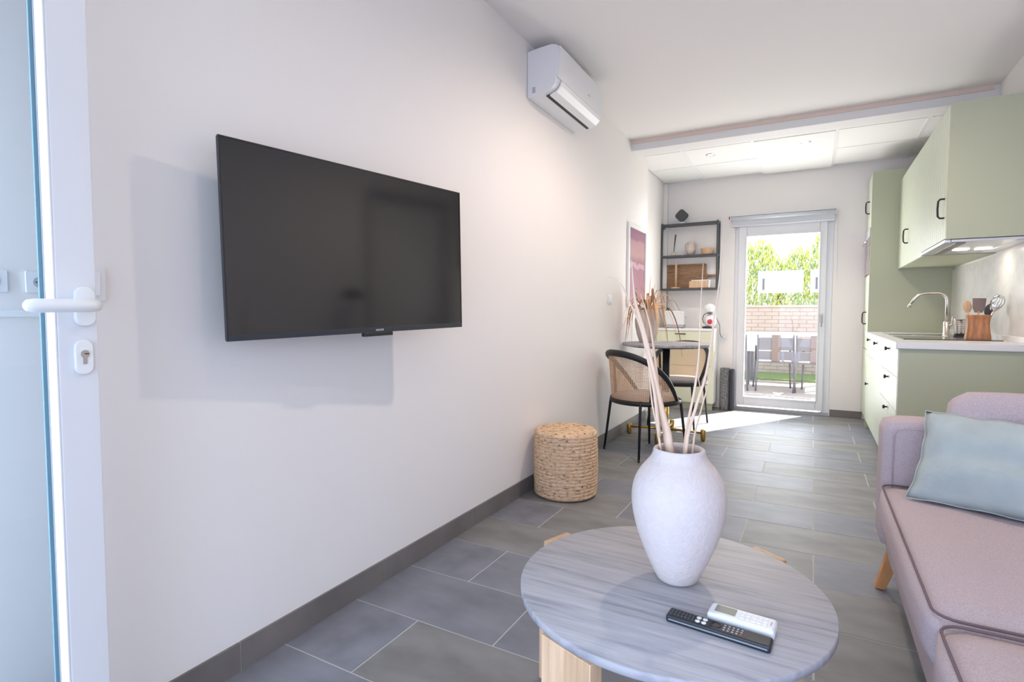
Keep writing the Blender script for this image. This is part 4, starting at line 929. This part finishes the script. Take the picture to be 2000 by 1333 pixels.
for (x, y, dx, dy) in ((SX0+0.065, 2.55, -0.05, 0.035), (SX0+0.065, 0.40, -0.05, -0.045), (SX1-0.09, 2.55, 0.04, 0.035), (SX1-0.09, 0.40, 0.04, -0.045)):
    bm = bmesh.new(); A = [bm.verts.new((x+a*0.026, y+b*0.026, 0.20)) for a, b in ((-1, -1), (1, -1), (1, 1), (-1, 1))]; B = [bm.verts.new((x+dx+a*0.017, y+dy+b*0.017, 0.0005)) for a, b in ((-1, -1), (1, -1), (1, 1), (-1, 1))]
    bm.faces.new(A); bm.faces.new(B[::-1])
    for i in range(4): bm.faces.new((A[i], B[i], B[(i+1) % 4], A[(i+1) % 4]))
    obj('leg', bm, 'legoak', sf, bevel=0.003)
# loose back cushion leaning on the far arm
bc = thing('back_cushion', 'pinkish beige piped back cushion leaning on the far armrest', 'cushion', (0.715, 2.405, 0.642), 0)
bc.rotation_euler = (math.radians(-14), 0, math.radians(-2))
soft('body', (0.57, 0.13, 0.36), 'sofa', bc, (0, 0, 0), bulge=0.012, bev=0.055)
ppth = [(x, -0.035, y) for x, y in rrect(0.555, 0.345, 0.06, 5)]; tubeobj('piping', ppth, 0.005, 'sofa', bc, 6, True)
# sage cushion
gc = thing('throw_cushion', 'plain sage blue cushion propped in the corner of the sofa', 'cushion', (0.595, 2.235, 0.612), 0)
o, rim = pillow('cover', 0.58, 0.33, 0.12, 'cush', gc, (0, 0, 0), (math.radians(60), math.radians(0), math.radians(-24)), seed=5, pinch=0.06)
sm = tubeobj('seam', [p for p in rim], 0.0025, 'cush', o, 6, True)

# floor lamp (seen mirrored in the television)
lp = thing('floor_lamp', 'black dome floor lamp behind the sofa armrest', 'lamp', (0.93, 2.80, 0.0005))
latheobj('base', [(0.11, 0), (0.115, 0.008), (0.10, 0.018), (0.012, 0.022)], 'black', lp, 36); latheobj('pole', [(0.008, 0.02), (0.008, 1.27)], 'black', lp, 12)
latheobj('shade', [(0.090, 1.215), (0.086, 1.24), (0.070, 1.27), (0.045, 1.292), (0.015, 1.30), (0.014, 1.297), (0.043, 1.287), (0.067, 1.266), (0.083, 1.238), (0.087, 1.215)], 'black', lp, 36)

# ------------------------------------------------------------ outside, behind the garden door
gr = box('ground', (-14, 14, 6.95, 30, -0.12, -0.05), 'pave'); struct(gr, 'pale paved terrace outside the garden door', 'ground')
gfr = box('ground_front', (-14, 14, -12, YF-0.21, -0.12, -0.05), mat('low_bounce_paving', (0.16, 0.17, 0.19), 0.9)); struct(gfr, 'unseen terrace behind the camera, darkened to lessen light bounced indoors', 'ground')  # unseen ground, colour kept dark so less sunlight bounces into the room
lw = box('lawn', (-6, 5, 10.35, 11.48, -0.05, -0.02), 'grassg'); tag(lw, 'strip of green lawn beyond the terrace', 'lawn', kind='stuff')
bw = thing('brick_wall', 'low pale brick garden wall below the hedge', 'wall', (0, 11.5, 0))
box('core', (-3.5, 2.5, 0.01, 0.22, -0.05, 1.22), 'mortar', bw)
bmk = bmesh.new()
for j in range(17):
    for i in range(26):
        x = -3.5+i*0.235+(0.117 if j % 2 else 0)
        if x+0.225 > 2.5: continue
        bx(bmk, x, x+0.225, 0.0, 0.01, -0.04+j*0.074, 0.025+j*0.074)
o = obj('brick_courses', bmk, 'brick', bw); o['kind'] = 'stuff'
box('coping', (-3.55, 2.55, -0.02, 0.24, 1.22, 1.265), 'brick', bw, bevel=0.004)
hg = thing('hedge', 'tall yellow green conifer hedge behind the brick wall', 'hedge', (0, 12.3, 0))
for mt_, n_, zmax, off in (('hedgeA', 9000, 2.42, 0.0), ('hedgeB', 7000, 2.30, 0.12)):
    bm = bmesh.new()
    for i in range(n_):
        x = rnd.uniform(-3.6, 2.6); top_ = zmax+0.16*math.sin(x*5.3+1)+0.08*math.sin(x*13)
        z = rnd.uniform(0.3, 1)**0.8*top_; y = off+rnd.uniform(-0.25, 0.25)
        p = Vector((x, y, z)); L = rnd.uniform(0.05, 0.12); d = Vector((rnd.uniform(-0.5, 0.5), rnd.uniform(-0.5, 0.2), 1)).normalized()*L; s = Vector((rnd.uniform(-1, 1), rnd.uniform(-1, 1), 0)).normalized()*0.016
        bm.faces.new([bm.verts.new(v) for v in (p-s, p+s, p+d)])
    o = obj('foliage', bm, mt_, hg); o['kind'] = 'stuff'
for x in (-3, -1.8, -0.6, 0.6, 1.8): tubeobj('trunk', [(x, 0.1, -0.05), (x, 0.1, 1.6)], 0.05, 'outb', hg, 8)
for i, (x0, x1) in enumerate(((-0.95, -0.172), (-0.055, 0.7))):
    t = thing('white_screen', ('large white board fixed above the brick wall behind the table', 'second white board above the brick wall beside the door handle side')[i], 'board', (x0, 11.58, 1.50))
    box('board', (0, x1-x0, 0, 0.02, 0.0, 0.42), 'white', t, bevel=0.004)
    for xx in (0.06, x1-x0-0.09): box('post', (xx, xx+0.03, 0.0205, 0.05, -0.2345, 0.40), 'hedgeB', t)
    box('hinge_plate', (0.08, 0.12, -0.006, -0.0005, 0.06, 0.28), 'outd', t)
hl = thing('far_house', 'distant grey roofline above the hedge', 'house', (-3.2, 24, 0))
box('wall', (0, 7.5, 0, 3, -0.05, 4.25), 'white', hl)
prismobj('roof', [(-0.4, 4.25), (7.9, 4.25), (7.2, 4.75), (0.3, 4.75)], -0.4, 3.4, 'hill', hl, 'y')
for i in range(12): prismobj('gable', [(0.1+i*0.62, 4.75), (0.35+i*0.62, 4.95), (0.6+i*0.62, 4.75)], 0.0, 1.2, 'hill', hl, 'y')
# outdoor table and chairs
ot = thing('garden_table', 'white topped garden table on the terrace', 'table', (-0.42, 9.9, -0.05))
box('table_top', (-0.55, 0.75, -0.4, 0.4, 0.80, 0.84), 'white', ot, bevel=0.01); box('cloth', (-0.56, 0.2, -0.402, -0.401, 0.55, 0.84), 'white', ot)
for x in (-0.48, 0.68):
    for y in (-0.33, 0.33): box('leg', (x-0.025, x+0.025, y-0.025, y+0.025, 0.0005, 0.80), 'outd', ot)
def gchair(label, x, y, rz, m):
    t = thing('garden_chair', label, 'chair', (x, y, -0.05), rz, 'garden chairs on the terrace')
    box('seat', (-0.23, 0.23, -0.22, 0.22, 0.42, 0.45), m, t, bevel=0.008)
    bk_ = boxes('backrest', [(-0.23, 0.23, -0.235, -0.215, 0.47, 0.60), (-0.23, 0.23, -0.24, -0.22, 0.615, 0.80)], m, t, bevel=0.005)
    box('back_slat', (-0.06, 0.06, -0.255, -0.241, 0.45, 0.84), 'outb', bk_, bevel=0.005)
    for sx_ in (-0.24, 0.24):
        tubeobj('leg', [(sx_, -0.22, 0.84), (sx_, -0.22, 0.43), (sx_*1.1, -0.27, 0.0005)], 0.014, m, t, 8); tubeobj('leg', [(sx_, 0.2, 0.44), (sx_*1.1, 0.25, 0.0005)], 0.014, m, t, 8)
        tubeobj('armrest', [(sx_, -0.22, 0.66), (sx_, 0.18, 0.66), (sx_, 0.2, 0.44)], 0.014, m, t, 8)
gchair('grey slatted garden chair in the middle of the doorway view', -0.50, 9.12, 0.15, 'outd')
gchair('grey garden chair half cut by the door stile on the right', 0.09, 9.05, -0.2, 'outd')
gchair('grey garden chair at the left edge of the glass', -1.14, 9.0, 0.2, 'outd')
print('objects', len(bpy.data.objects))
